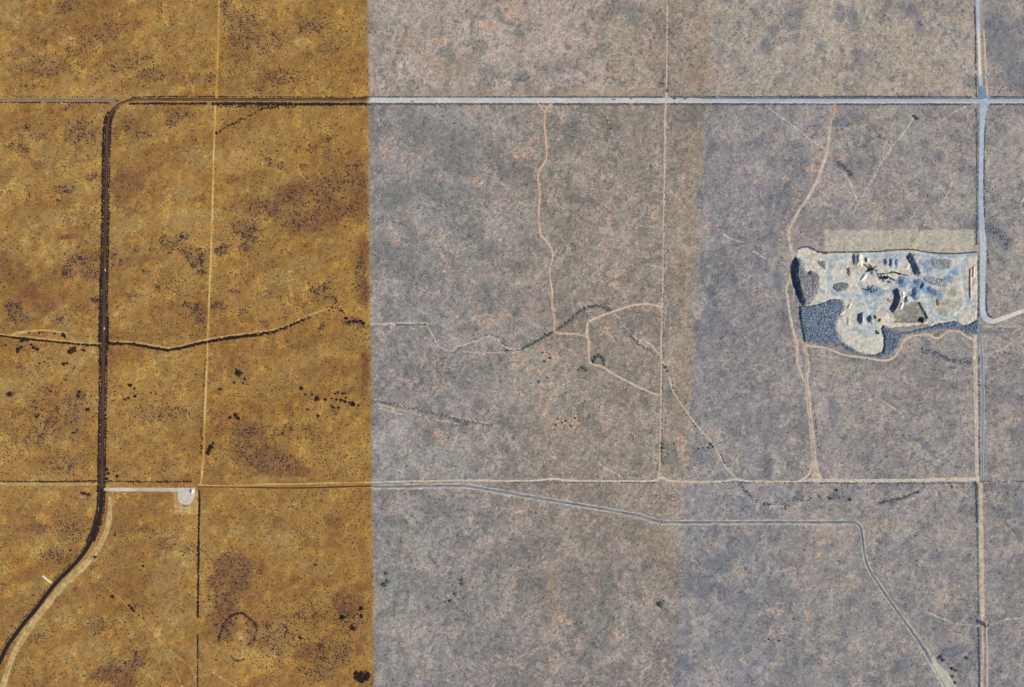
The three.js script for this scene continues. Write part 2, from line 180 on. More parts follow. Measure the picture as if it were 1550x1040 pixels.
dabs('d', 0.9, [[122, 200, 26, 22], [103, 163, 9, 6], [40, 193, 8, 6], [33, 226, 13, 9], [18, 222, 6, 8], [270, 172, 26, 9, -8], [212, 204, 18, 7], [260, 184, 12, 8], [194, 190, 8, 10], [97, 286, 15, 9], [88, 305, 5, 5], [124, 392, 26, 11, -14], [102, 414, 14, 9], [136, 413, 15, 12], [140, 268, 10, 5, -30], [254, 366, 18, 13], [228, 377, 4], [292, 383, 22, 12, 15], [300, 398, 18, 9], [277, 357, 9, 8], [305, 412, 9, 7], [208, 378, 5, 6], [172, 392, 5, 14], [183, 397, 5], [219, 412, 5], [198, 447, 11, 4, 8], [238, 434, 5], [145, 454, 9, 6], [360, 345, 11, 14], [378, 352, 18, 18], [372, 372, 10, 10], [335, 378, 12, 8], [20, 468, 14, 14], [30, 482, 20, 9], [90, 485, 10, 5], [300, 470, 14, 12, 60], [283, 461, 8, 5], [305, 484, 8, 6], [368, 471, 9, 5], [330, 463, 14, 6], [355, 440, 9, 5], [490, 435, 15, 9, -35], [478, 440, 10, 6], [500, 452, 16, 8, 30], [530, 486, 16, 7], [545, 490, 8, 6], [408, 444, 5, 8], [400, 490, 8, 7], [488, 495, 6], [424, 450, 5], [460, 252, 9, 6], [408, 245, 10, 7], [425, 250, 7], [472, 225, 9, 7], [495, 210, 6], [542, 248, 9, 7], [70, 590, 12, 5], [122, 600, 8, 10], [75, 640, 10], [100, 690, 8], [120, 655, 10, 8], [30, 555, 8, 5]]);
dabs('d', 0.55, [[70, 100, 40, 18], [150, 55, 50, 20, -25], [170, 40, 26, 14], [200, 95, 50, 16, -20], [60, 62, 14, 6], [30, 80, 12], [100, 10, 22, 12], [340, 10, 14, 20], [365, 55, 28, 45], [400, 65, 40, 20, -15], [470, 40, 30, 14], [500, 75, 20, 12], [420, 120, 40, 16], [395, 130, 18, 12], [300, 120, 40, 10], [225, 115, 30, 14], [205, 130, 20, 6], [45, 130, 22, 7], [355, 38, 14, 20], [60, 205, 14, 8], [165, 200, 5, 24], [430, 310, 60, 22, -14], [500, 290, 45, 30, -10], [455, 335, 40, 16], [535, 265, 18, 30], [520, 320, 24, 14], [545, 440, 12, 20], [545, 410, 10, 22], [385, 690, 40, 26], [425, 700, 36, 14], [370, 650, 26, 16], [90, 625, 60, 30], [60, 660, 50, 20], [100, 700, 40, 20], [250, 625, 60, 14], [450, 655, 36, 16], [350, 870, 34, 36], [335, 905, 26, 20], [340, 945, 26, 30], [380, 950, 14, 20], [170, 1015, 40, 16, -20], [205, 1000, 16, 26, 25], [150, 945, 20, 14], [60, 965, 22, 10], [420, 960, 40, 40], [470, 930, 30, 14], [500, 990, 40, 30], [530, 930, 24, 26], [480, 1020, 40, 14], [290, 835, 18, 14], [175, 805, 18, 12], [215, 800, 20, 8], [250, 825, 16], [110, 800, 26, 16], [80, 840, 24, 14], [60, 800, 20, 10]]);
dabs('r', 0.9, [[25, 412, 26, 22, 20], [8, 400, 16, 22], [45, 440, 20, 16, 40], [66, 461, 20, 15], [104, 358, 20, 4.5, -8], [185, 285, 22, 26], [210, 275, 14, 16], [350, 270, 15, 8], [58, 250, 12, 8], [300, 300, 14, 6], [16, 597, 7, 5], [118, 597, 5, 7], [130, 748, 10, 3.5, 8], [115, 120, 5, 4], [480, 330, 60, 22, -16], [440, 290, 34, 18, -20], [400, 315, 34, 14], [540, 320, 16, 22], [550, 380, 9, 30], [548, 300, 12, 40], [552, 445, 8, 24], [552, 560, 6, 30], [550, 590, 7, 10], [400, 690, 50, 22], [380, 665, 22, 26], [440, 715, 50, 8], [352, 862, 34, 28], [338, 925, 20, 26], [330, 880, 20, 16], [362, 885, 18, 12], [205, 1005, 13, 24, 28], [188, 1030, 22, 14], [170, 1020, 36, 14], [525, 910, 26, 24], [540, 890, 18, 8], [543, 983, 7, 9], [535, 948, 10, 8], [485, 300, 20, 10], [396, 862, 10, 12], [420, 790, 14, 10], [428, 798, 8, 8], [470, 980, 30, 10], [455, 990, 14, 8], [505, 790, 14, 10]]);
stroke(red, [[331, 970], [335, 955], [342, 940], [352, 931], [366, 928], [374, 935], [385, 944], [387, 958], [383, 972], [374, 976]], 2.6, 1);
stroke(dens, [[331, 970], [335, 955], [342, 940], [352, 931], [366, 928], [374, 935], [385, 944], [387, 958], [383, 972], [374, 976]], 2.2, 1);
stroke(red, [[349, 993], [354, 999], [362, 1000], [369, 997]], 2, 1); stroke(dens, [[349, 993], [354, 999], [362, 1000], [369, 997]], 1.6, 0.8);
stroke(red, [[196, 1028], [204, 1014], [211, 1000]], 2, 1); stroke(dens, [[196, 1028], [204, 1014], [211, 1000]], 1.6, 1);
dabs('p', 0.8, [[12, 12, 40, 14], [25, 30, 24, 10], [250, 875, 26, 44, 10], [265, 930, 30, 30], [280, 850, 14, 24], [490, 122, 6, 30, 24], [438, 724, 24, 5], [400, 723, 22, 4], [166, 770, 6, 26], [285, 770, 18, 9], [270, 290, 34, 14], [290, 330, 50, 16], [190, 340, 40, 14], [90, 330, 40, 16], [300, 235, 40, 20], [440, 270, 30, 10, -20], [420, 810, 30, 26], [470, 860, 40, 14], [460, 400, 34, 16], [428, 420, 26, 20], [150, 145, 120, 3], [420, 145, 130, 3], [360, 960, 12, 9], [372, 985, 16, 10], [360, 805, 20, 12], [280, 985, 26, 12], [250, 990, 20, 12], [450, 60, 20, 10]]);
dabs('k', 0.9, [[773, 22, 12, 10], [790, 30, 6, 4], [762, 8, 8, 6], [660, 90, 18, 8], [636, 95, 14, 6], [672, 62, 20, 9], [622, 60, 10], [575, 62, 9, 4], [562, 125, 4, 18], [740, 40, 20, 10], [785, 15, 8, 16], [795, 232, 20, 12], [812, 210, 5, 12], [812, 255, 4, 10], [848, 208, 7, 3, -20], [822, 530, 14, 8], [836, 540, 11, 9], [818, 560, 8, 8], [827, 582, 11, 6], [820, 590, 6, 5], [830, 605, 5, 9], [826, 618, 7, 7], [842, 640, 16, 9], [866, 638, 15, 8], [880, 650, 9, 6], [786, 548, 8, 12], [800, 560, 8], [922, 335, 5, 10], [914, 348, 9, 5], [918, 378, 4, 14], [876, 388, 6, 5], [925, 415, 10, 6], [910, 432, 5, 4], [935, 430, 6], [1028, 672, 8, 18, -15], [1039, 696, 8, 9], [1022, 655, 5, 6], [620, 581, 8, 6], [628, 575, 4, 5], [590, 560, 4], [656, 585, 5, 3], [730, 625, 5, 5], [678, 672, 9, 5], [659, 700, 4, 4], [660, 655, 8, 8], [596, 620, 10, 3], [605, 710, 8, 5], [850, 933, 8, 8], [862, 940, 6, 7], [873, 970, 5, 5], [938, 966, 6, 4], [932, 955, 3, 8], [1005, 1000, 4, 8], [745, 922, 4, 2.5], [755, 993, 4, 4], [737, 1002, 7, 4], [712, 785, 8, 5], [846, 1010, 6, 5], [778, 880, 4, 12], [806, 917, 4, 3], [1007, 122, 3, 7], [985, 128, 10, 6], [930, 110, 20, 6], [1035, 268, 8, 8], [990, 320, 10, 14], [580, 225, 8, 20], [590, 345, 7, 4], [600, 365, 9, 7], [668, 350, 5], [720, 275, 14, 8], [723, 170, 9, 9], [520, 440, 0.1], [735, 484, 22, 12], [760, 475, 14, 10], [920, 500, 16, 9], [1067, 340, 6, 10], [1505, 719, 14, 4, 15], [1500, 716, 8, 3], [1240, 238, 12, 7], [1232, 255, 14, 6], [1275, 238, 10, 8], [1310, 190, 8, 3], [1300, 500, 0.1], [1175, 205, 8], [1245, 820, 9, 6], [1238, 840, 6, 10], [1225, 930, 8, 10], [1170, 925, 16, 6], [1265, 965, 5, 6], [1330, 330, 14, 4], [1195, 350, 7, 10], [1188, 270, 7, 5], [1525, 690, 7, 5], [1530, 640, 8, 5]]);
dabs('t', 0.8, [[1060, 60, 14, 60], [1050, 120, 26, 20], [1045, 230, 24, 40], [1040, 320, 22, 50], [1035, 420, 20, 60], [1035, 530, 18, 50], [1030, 600, 14, 40], [1000, 820, 30, 24], [990, 840, 26, 14], [1010, 870, 14, 24], [835, 900, 8, 60], [830, 980, 10, 60], [720, 140, 160, 7], [900, 142, 120, 8], [1280, 140, 180, 9], [1420, 120, 50, 24], [1345, 60, 60, 22], [1200, 80, 30, 10], [1310, 40, 10, 12], [1450, 30, 26, 12], [1365, 80, 26, 12], [1230, 130, 60, 12], [1330, 170, 24, 10], [1330, 800, 40, 16], [1245, 800, 24, 10], [1280, 560, 40, 16], [1325, 310, 30, 8], [1440, 900, 26, 20], [1080, 105, 20, 10], [600, 60, 30, 10], [690, 100, 40, 20]]);
dabs('b', 0.85, [[585, 380, 22, 34], [612, 405, 22, 14], [600, 300, 30, 26], [640, 200, 50, 30], [690, 230, 40, 40], [715, 345, 22, 10], [735, 380, 24, 22], [738, 440, 24, 26], [740, 470, 16, 10], [775, 185, 14, 9], [770, 260, 20, 14], [740, 105, 20, 10], [758, 112, 16, 7], [622, 126, 8, 6], [575, 55, 10, 5], [820, 100, 12, 12], [850, 100, 18, 14], [790, 115, 16, 10], [940, 12, 26, 12], [962, 20, 20, 22], [700, 290, 40, 14], [870, 200, 26, 30], [1000, 400, 0.1], [960, 173, 12, 3.5], [972, 182, 9, 7], [990, 395, 8, 8], [940, 445, 2, 14], [800, 840, 14, 5], [820, 876, 7, 4], [798, 982, 12, 8], [805, 1000, 8, 9], [935, 920, 8, 4], [926, 1008, 7, 6], [944, 1010, 5, 2.5], [583, 870, 4, 4], [584, 883, 7, 7, 30], [610, 985, 14, 8], [620, 1010, 7, 3], [682, 910, 4, 5], [688, 898, 3.5, 5], [699, 882, 5, 6], [720, 860, 6, 3], [745, 905, 14, 9], [715, 815, 12, 4], [757, 783, 3, 6], [575, 940, 8, 16], [590, 790, 30, 10], [695, 640, 9, 5], [698, 652, 8, 5], [652, 645, 9, 4, 20], [775, 690, 5, 10], [729, 690, 4, 5], [778, 620, 6, 8]]);
dabs('b', 0.8, [[1080, 215, 8, 20, 20], [1072, 235, 6, 9], [1130, 265, 8, 4], [1168, 245, 9, 12], [1172, 205, 9, 10], [1093, 382, 8, 6], [1110, 425, 7, 16], [1124, 441, 8, 6], [1155, 362, 14, 4], [1076, 440, 8, 12], [1063, 400, 5, 20], [1060, 495, 14, 6], [1072, 465, 6, 10], [1112, 540, 6, 6], [1092, 566, 9, 6], [1085, 532, 7, 8], [1164, 600, 6, 5], [1165, 300, 8, 10], [1183, 295, 14, 8], [1170, 360, 14, 16], [1178, 420, 8, 30], [1185, 480, 6, 20], [1322, 194, 11, 6], [1332, 208, 6, 4], [1296, 203, 10, 9], [1386, 178, 4.5, 4], [1450, 210, 9, 9], [1458, 245, 7, 5], [1455, 257, 6, 4], [1420, 235, 8, 10], [1275, 252, 13, 6, 35], [1285, 262, 6, 4], [1270, 20, 9, 18], [1290, 25, 10, 14], [1378, 14, 10, 12], [1390, 40, 6, 14], [1443, 38, 3, 5], [1365, 10, 8, 4], [1200, 30, 20, 20], [1170, 45, 14, 10], [1160, 70, 10, 16], [1510, 355, 18, 12], [1522, 365, 12, 14], [1498, 345, 10, 6], [1515, 392, 9, 6], [1480, 340, 5, 14], [1400, 345, 8, 3], [1380, 362, 4, 5], [1520, 60, 34, 50], [1540, 110, 30, 30], [1500, 30, 14, 26], [1541, 583, 10, 4.5], [1548, 601, 7, 5], [1535, 570, 4], [1542, 770, 9, 16], [1510, 772, 14, 8], [1520, 780, 16, 5], [1280, 754, 12, 7], [1262, 750, 10, 6], [1346, 758, 13, 6], [1330, 762, 12, 4], [1372, 752, 16, 3.5, -20], [1202, 756, 9, 6], [1186, 765, 7, 4], [1388, 744, 8, 3], [1292, 546, 8, 5, 30], [1415, 535, 16, 6, 25], [1460, 548, 14, 7], [1440, 556, 10, 3], [1280, 655, 7, 7], [1400, 623, 6, 3.5], [1386, 628, 5, 3], [1363, 703, 12, 5], [1400, 675, 5, 10, -40], [1412, 683, 8, 4], [1448, 707, 6, 3], [1530, 650, 5, 4], [1532, 500, 8, 4], [1505, 502, 22, 3], [1040, 955, 16, 7, -30], [1034, 1000, 8, 14, 25], [1025, 1025, 6, 16], [1045, 1010, 12, 7], [1098, 970, 10, 6], [1130, 982, 9, 7], [1170, 985, 7, 9], [1175, 1000, 14, 4], [1145, 1003, 10, 5], [1190, 1015, 10, 10], [1060, 905, 12, 8], [1050, 880, 14, 14], [1080, 890, 30, 10], [1180, 900, 10, 6], [1095, 850, 30, 20], [1265, 983, 9, 8], [1275, 975, 8, 12], [1273, 935, 4, 7], [1290, 908, 8, 4, 20], [1298, 915, 8, 3], [1252, 903, 4, 3], [1303, 892, 6, 4], [1345, 1000, 12, 9], [1320, 1030, 20, 8], [1280, 1025, 10, 14], [1360, 1010, 18, 14], [1425, 996, 4.5, 5], [1442, 1012, 4, 4], [1464, 997, 5, 4, -30], [1420, 845, 12, 7], [1540, 990, 4], [1195, 975, 9, 6], [1230, 1000, 16, 8], [1440, 985, 24, 9], [1125, 905, 12, 8]]);
dabs('b', 1.3, [[1165, 703, 6, 11, 35], [1160, 715, 7, 10, 30]]);
const hillA = [[880, 556, 9, 5, 35], [909, 543, 9, 8]];
dabs('b', 0.9, hillA);
// weed strips: dense low plants along road edges and washes
const STRIPS = [];
const strip = (pts, w, perPx, sz, o = {}) => STRIPS.push({ pts, w, perPx, sz, ...o });
strip([[-110, 155.2], [60, 155], [120, 155.2], [164, 155.6]], 1.1, 1.4, 0.8);
strip([[-110, 146.3], [40, 146.3], [160, 146.6]], 1, 0.35, 0.7);
strip([[196, 157.2], [230, 156.9], [312, 157]], 1.5, 2.2, 0.9); strip([[322, 157], [400, 157], [470, 157.5], [556, 157.2]], 2.2, 3.4, 1);
strip([[200, 147.2], [260, 146.2], [300, 146.4], [556, 147.2]], 0.8, 0.8, 0.8);
strip([[330, 158.5], [400, 160], [450, 159]], 3.5, 0.9, 1);
for (const [a, b] of [[557, 1003], [1017, 1080], [1080, 1470], [1500, 1600]]) { strip([[a, 146.8], [b, 146.9]], 1.1, 1.6, 0.75); strip([[a, 157.6], [b, 158]], 1.6, 2.2, 0.75); }
strip([[1180, 146.8], [1330, 147], [1400, 146.5]], 1.6, 1.4, 0.9);
const pw = paved.slice(4);
strip(pw.slice(0, 14).map(([x, y]) => [x - 5, y]), 1.8, 2.6, 0.95); strip(pw.slice(0, 14).map(([x, y]) => [x + 4.6, y]), 1.4, 1.6, 0.9);
strip([[152.5, 420], [151, 480], [150.5, 525]], 2, 2, 1); strip([[163, 480], [163.5, 500], [162.5, 530]], 2, 2.6, 1.1);
strip(pw.slice(12).map(([x, y], i) => [x - 4, y - 3]), 1.2, 0.8, 0.7);
strip([[-110, 728.6], [0, 728.8], [80, 729], [148, 728]], 0.9, 1.5, 0.8); strip([[162, 728.6], [188, 729], [225, 729.5], [290, 729]], 1.2, 0.9, 0.9); strip([[150, 727], [140, 729]], 1.6, 1.2, 1);
strip([[304, 736], [350, 736.8]], 0.8, 0.9, 0.8);
strip([[301, 744], [302.4, 752], [302, 765], [301, 800], [300.6, 860], [299.6, 935]], 0.9, 2.2, 0.95); strip([[299.5, 960], [299.5, 1000], [299, 1040]], 0.6, 0.9, 0.8);
strip([[167, 520], [200, 521], [230, 526], [255, 530], [276, 526.5], [300, 520.5], [340, 513], [388, 507]], 2, 3, 1.05); strip([[388, 507], [420, 500], [446, 490], [470, 480]], 2.6, 1.3, 1); strip([[-60, 504], [0, 508.5], [25, 511.5], [50, 514], [90, 518.4], [120, 521], [150, 523]], 1.2, 2.2, 0.9);
strip([[313, 545], [307, 660], [305, 690]].map(([x, y]) => [x - 2.5, y]), 0.6, 0.6, 0.7); strip([[306.5, 662], [305, 686]], 0.8, 1, 0.9);
strip([[1011.5, 0], [1011.2, 140]], 0.7, 0.7, 0.7); strip([[1006.6, 240], [1004.5, 440], [1003.3, 560], [1001.5, 700]], 0.8, 0.6, 0.8);
strip([[325, 203], [345, 192], [370, 179], [396, 166], [420, 162]], 2.4, 0.9, 1);
strip([[1476, 10], [1478, 130], [1478.5, 146]], 0.9, 1.4, 0.8); strip([[1477.5, 165], [1479, 200], [1478.5, 370]], 1.2, 1.1, 0.85); strip([[1491.5, 190], [1490, 240], [1491, 350]], 1.2, 0.8, 0.85); strip([[1497, 400], [1494, 380]], 1, 1, 0.9);
strip([[1480.5, 395], [1480.5, 480]], 1.2, 1.6, 0.85); strip([[1494, 430], [1494, 470], [1500, 480]], 1.3, 1.3, 0.85); strip([[1482, 540], [1483, 720]], 1.1, 0.7, 0.8);
strip([[1478.3, 730], [1479, 790]], 1.6, 2.4, 1); strip([[1479.5, 800], [1481, 930]], 0.8, 0.9, 0.8); strip([[1480, 940], [1487, 944], [1494, 948]], 3, 3, 1.2); strip([[1481, 950], [1483, 1040]], 1.2, 1.4, 1);
strip([[845, 498], [862, 486], [882, 470], [900, 463], [915, 465], [926, 471]], 2.4, 1.6, 1); strip([[765, 531], [790, 528], [806, 520], [824, 509], [838, 502]], 2, 2, 1); strip([[735, 508], [752, 512], [766, 526]], 2.4, 1.4, 1);
strip([[948, 498], [966, 520], [990, 533], [1003, 548], [1013, 570], [1030, 612], [1060, 652], [1085, 680], [1100, 708]], 2.2, 0.7, 0.9); strip([[1120, 732], [1142, 755], [1165, 766]], 3, 1.2, 0.9);
strip([[600, 491], [625, 491.5], [645, 491]], 1.2, 1.4, 0.9); strip([[648, 492], [664, 522], [684, 533], [705, 522], [735, 511]], 2.6, 0.7, 0.8);
strip([[566, 607], [580, 609], [620, 617], [660, 626], [700, 636], [745, 645]], 2.4, 1.1, 0.85); strip([[690, 637], [700, 642], [708, 640]], 3, 2, 0.9);
strip([[1070, 729.8], [1200, 730.8], [1225, 731]], 0.9, 0.9, 0.8); strip([[1232, 731], [1330, 732], [1478, 731]], 1.4, 0.6, 0.85); strip([[780, 730], [990, 730.6]], 0.9, 0.7, 0.8);
strip([[1209, 377], [1218, 373.5], [1228, 375], [1240, 381], [1258, 381.6], [1320, 381], [1352, 378.6], [1380, 377.8], [1405, 382], [1440, 384], [1478, 381.4]], 0.8, 2.2, 0.75);
strip([[1225, 376], [1236, 381], [1252, 384]], 1.8, 1.6, 0.9);
strip([[1235, 470], [1224, 700]].map(([x, y]) => [x, y]), 0.1, 0, 0.8); strip([[1210, 470], [1216, 515]], 0.8, 1, 0.8); strip([[1227, 610], [1236, 680]].map(([x, y]) => [x + 4, y]), 1.2, 0.5, 0.9);
strip([[330, 970], [342, 940], [366, 928], [386, 946], [386, 962], [376, 976]], 2, 0.9, 0.85);
strip([[1484, 729], [1550, 729]], 0.9, 0.8, 0.8); strip([[1330, 762], [1346, 758], [1372, 752], [1390, 745]], 2, 1.2, 0.95); strip([[1395, 530], [1420, 536], [1440, 546], [1470, 549]], 4, 1.2, 0.9); strip([[1268, 246], [1278, 254], [1288, 264]], 3, 1.4, 0.95); strip([[1190, 768], [1204, 757], [1262, 752], [1282, 756]], 4, 0.7, 0.9); strip([[1322, 196], [1334, 208]], 4, 1, 0.9); strip([[1498, 346], [1516, 358], [1526, 372]], 6, 1.6, 0.95);
strip([[903, 160], [915, 176], [925, 196]], 1.6, 1, 0.8);
for (const s of STRIPS) for (const p of spline(s.pts, 2)) dab(mask, p[0], p[1], 2.4, 2.4, 0, 0.5);

// ---------------------------------------------------------------- the ground
const CELL = 2.5, GX = Math.round(LW / CELL), GY = Math.round(LH / CELL);
const hgt = new Float32Array((GX + 1) * (GY + 1));
const BASIN = [[1350, 470], [1353, 462], [1366, 459], [1376, 456.5], [1392, 456], [1397, 466], [1402, 474], [1405, 481], [1400, 488], [1378, 489], [1352, 488]];
for (let j = 0; j <= GY; j++) for (let i = 0; i <= GX; i++) {
  const x = LX + i * CELL, y = LY + j * CELL, m = 1 - at(mask, x, y);
  let h = m * (1.5 * (fbm(x * 0.022, y * 0.022) - 0.5) + 1.0 * (vn(x * 0.11, y * 0.11) - 0.5) + 0.7 * (vn(x * 0.3 + 7, y * 0.3) - 0.5));
  for (const [cx, cy, r, H] of [[358, 956, 26, 4], [900, 552, 22, 4], [1166, 706, 20, 3]]) { const d = Math.hypot(x - cx, y - cy) / r; if (d < 1) h += m * H * (1 - sst(0, 1, d)); }
  if (x > 1340 && x < 1410 && y > 450 && y < 495 && inPoly(BASIN, x, y)) h -= 3.2 * sst(0, 3, segD(BASIN, x, y, true));
  hgt[j * (GX + 1) + i] = h;
}
function H(x, y) {
  const u = clamp((x - LX) / CELL, 0, GX - 0.001), v = clamp((y - LY) / CELL, 0, GY - 0.001), i = Math.floor(u), j = Math.floor(v), a = u - i, b = v - j, k = j * (GX + 1) + i;
  return lerp(lerp(hgt[k], hgt[k + 1], a), lerp(hgt[k + GX + 1], hgt[k + GX + 2], a), b);
}
{
  const out = [9000, 4500, 2200, 1000, 400], xs = [], ys = [];
  out.forEach((d) => { xs.push(LX - d); ys.push(LY - d); });
  for (let i = 0; i <= GX; i++) xs.push(LX + i * CELL); for (let j = 0; j <= GY; j++) ys.push(LY + j * CELL);
  [...out].reverse().forEach((d) => { xs.push(LX + GX * CELL + d); ys.push(LY + GY * CELL + d); });
  const nx = xs.length, ny = ys.length, pos = new Float32Array(nx * ny * 3), uv = new Float32Array(nx * ny * 2), idx = new Uint32Array((nx - 1) * (ny - 1) * 6);
  let q = 0;
  for (let j = 0; j < ny; j++) for (let i = 0; i < nx; i++) { const k = j * nx + i; pos[3 * k] = X(xs[i]); pos[3 * k + 1] = H(xs[i], ys[j]); pos[3 * k + 2] = Z(ys[j]); uv[2 * k] = (xs[i] - LX) / LW; uv[2 * k + 1] = (ys[j] - LY) / LH; }
  for (let j = 0; j < ny - 1; j++) for (let i = 0; i < nx - 1; i++) { const a = j * nx + i, b = a + 1, c = a + nx, d = c + 1; idx.set([a, c, b, b, c, d], q); q += 6; }
  const g = new THREE.BufferGeometry(); g.setAttribute('position', new THREE.BufferAttribute(pos, 3)); g.setAttribute('uv', new THREE.BufferAttribute(uv, 2)); g.setIndex(new THREE.BufferAttribute(idx, 1)); g.computeVertexNormals();
  // soil and dry grass colours
  const TW = 2048, TH = 1412, px = new Uint8Array(TW * TH * 4);
  for (let j = 0; j < TH; j++) for (let i = 0; i < TW; i++) {
    const x = LX + (i + 0.5) / TW * LW, y = LY + (j + 0.5) / TH * LH, ix = clamp(Math.floor(x - LX), 0, LW - 1), k = clamp(Math.floor(y - LY), 0, LH - 1) * LW + ix;
    const g1 = NT[(i * 197 + j * 7919 + ((i * j) >> 4)) & 65535], g2 = vn(x * 0.62, y * 0.62), g3 = vn(x * 0.27 + 40, y * 0.27), low = fbm(x * 0.012, y * 0.016 + 0.2 * x * 0.012), mid = fbm(x * 0.05 + 9, y * 0.05);
    const w = west(x, y), e = east(x, y) * (1 - w), rag = 0.3 + 1.4 * (0.45 * g3 + 0.55 * vn(x * 0.1 + 66, y * 0.13));
    const on = (L) => { const v = L[k]; return v <= 0 ? 0 : sst(0.2, 0.8, v * rag) * (0.3 + 1.0 * sst(0.3, 0.66, 0.7 * g2 + 0.3 * g1)); };
    let c;
    const tr = trail[k] <= 0 ? 0 : sst(0.3, 0.62, trail[k] * (0.5 + 0.55 * g2 + 0.45 * g3));
    if (w > 0) {
      let a = mix([168, 128, 62], [156, 113, 50], sst(0.35, 0.7, low)); a = mix(a, [170, 142, 82], 0.6 * sst(0.5, 0.75, mid) * (1 - sst(200, 500, x)) + 0.25 * sst(0.5, 0.7, fbm(x * 0.02, y * 0.03 + 30)));
      a = mix(a, [160, 122, 54], 0.4 * sst(350, 550, x)); const al = x * 0.93 - y * 0.37, ac = x * 0.37 + y * 0.93 + 16 * vn(x * 0.04, y * 0.04), stk = fbm(al * 0.008 + 3, ac * 0.035); a = mix(a, [138, 96, 48], 0.45 * sst(0.52, 0.72, stk)); a = mix(a, [178, 144, 76], 0.4 * (1 - sst(0.3, 0.46, stk))); { const lm = 1 + 0.16 * (fbm(x * 0.028 + 21, y * 0.028) - 0.5) + 0.14 * (vn(x * 0.12 + 3, y * 0.12) - 0.5); a = a.map((v) => v * lm); }
      a = mix(a, [112, 68, 42], 0.6 * on(red)); a = mix(a, [168, 144, 92], 0.5 * on(pale)); a = mix(a, [118, 88, 68], 0.5 * on(dens)); a = mix(a, [192, 156, 92], 0.7 * tr);
      const s = (g1 - 0.5) * 0.24 + (g2 - 0.5) * 0.36 + (g3 - 0.5) * 0.1; c = a.map((v, q) => v * (1 + s * (q === 2 ? 1.25 : 1)));
      if (g2 > 0.6 && vn(x * 0.08, y * 0.08) > 0.35) c = mix(c, [108, 76, 60], 0.4); else if (g2 < 0.3 && vn(x * 0.1 + 60, y * 0.1) > 0.5) c = mix(c, [178, 142, 104], 0.3);
    }
    if (w < 1) {
      const top = 1 - sst(146, 150, y), ol = vn(x * 0.09 + 31, y * 0.09) - 0.5 + 0.7 * (vn(x * 0.035 + 12, y * 0.035) - 0.5);
      let m = mix([148, 142, 139], [138, 133, 130], sst(0.35, 0.65, low)); m = mix(m, [145, 133, 121], 0.85 * sst(650, 880, x)); m = mix(m, [137, 132, 131], 0.6 * sst(780, 1000, y)); m = mix(m, mix([170, 156, 146], [161, 145, 131], sst(820, 1000, x)), top * 0.85);
      let r = mix([150, 143, 139], [140, 134, 132], sst(0.4, 0.65, low)); r = mix(r, [140, 136, 136], 0.6 * sst(780, 950, y)); r = mix(r, [134, 131, 135], 0.75 * (1 - sst(1140, 1240, x)) * (1 - top)); r = mix(r, [165, 154, 141], top * 0.75 * (1 - sst(1478, 1490, x)));
      let a = mix(m, r, e); a = [a[0] * (1 - 0.035 * ol), a[1] * (1 + 0.014 * ol), a[2] * (1 - 0.02 * ol)];
      const wx = x + 14 * (vn(x * 0.05 + 8, y * 0.05) - 0.5), wy = y + 14 * (vn(x * 0.05, y * 0.05 + 70) - 0.5), veg = fbm(wx * 0.05, wy * 0.05), gq = 0.4 + 0.8 * sst(0.3, 0.66, 0.7 * g2 + 0.3 * g1), lm = 1 + 0.2 * (fbm(wx * 0.02 + 21, wy * 0.02) - 0.5) + 0.1 * (vn(wx * 0.12 + 3, wy * 0.12) - 0.5); a = a.map((v) => v * lm);
      a = mix(a, mix([108, 110, 106], [110, 113, 121], e), 0.5 * gq * sst(0.55, 0.74, veg)); a = mix(a, [182, 164, 149], 0.42 * gq * sst(0.57, 0.72, fbm(wx * 0.045 + 150, wy * 0.045)));
      const c1 = vn(wx * 0.2 + 33, wy * 0.2), c2 = vn(wx * 0.26 + 77, wy * 0.26 + 9), c3 = vn(x * 0.02 + 4, y * 0.02); a = mix(a, mix([96, 99, 96], [98, 103, 112], e), 0.55 * sst(0.74, 0.88, c1) * sst(0.3, 0.6, c3)); a = mix(a, [190, 172, 156], 0.5 * sst(0.76, 0.9, c2) * (1 - sst(0.4, 0.7, c3)));
      const gully = 1 - Math.abs(2 * fbm(wx * 0.011 + 5, wy * 0.011 + 40) - 1); a = mix(a, [184, 172, 160], 0.32 * gq * sst(0.972, 0.992, gully + 0.012 * (g3 - 0.5)));
      a = mix(a, mix([108, 112, 112], [102, 108, 120], e), 0.62 * (e > 0.5 ? 1 : 0.75) * on(blue)); a = mix(a, [188, 156, 136], 0.62 * on(pink)); a = mix(a, mix([150, 131, 111], [170, 155, 138], e), 0.5 * on(tan));
      a = mix(a, [172, 159, 146], 0.45 * sst(0.6, 0.75, fbm(x * 0.035 + 70, y * 0.035))); a = mix(a, mix([196, 176, 156], [196, 184, 168], e), 0.7 * tr);
      const s = (g1 - 0.5) * 0.18 + (g2 - 0.5) * lerp(0.3, 0.24, e) + (g3 - 0.5) * 0.12, tint = (vn(x * 0.5 + 90, y * 0.5 + 10) - 0.5) * 0.06;
      a = [a[0] * (1 + s + tint), a[1] * (1 + s), a[2] * (1 + s - tint)];
      if (x > 1246 && x < 1477 && y > 345 && y < 382) { const q = sst(0, 3, Math.min(x - 1247, 1476 - x, y - 345 - 3 * vn(x * 0.1, 2), 500)); a = mix(a, [186 * (1 + s * 0.7), 178 * (1 + s * 0.7), 161 * (1 + s * 0.7)], 0.95 * q * (0.65 + 0.4 * mid) * (on(blue) > 0.3 ? 0.4 : 1)); }
      if (Math.hypot((x - 1382) / 5, (y - 374) / 6) < 1) a = mix(a, [204, 188, 132], 0.85);
      c = w > 0 ? mix(a, c, w) : a;
    }
    const o = (j * TW + i) * 4; for (let q = 0; q < 3; q++) px[o + q] = clamp(Math.round(enc(clamp(lin(clamp(c[q], 2, 250)) / K[q]))), 0, 255); px[o + 3] = 255;
  }
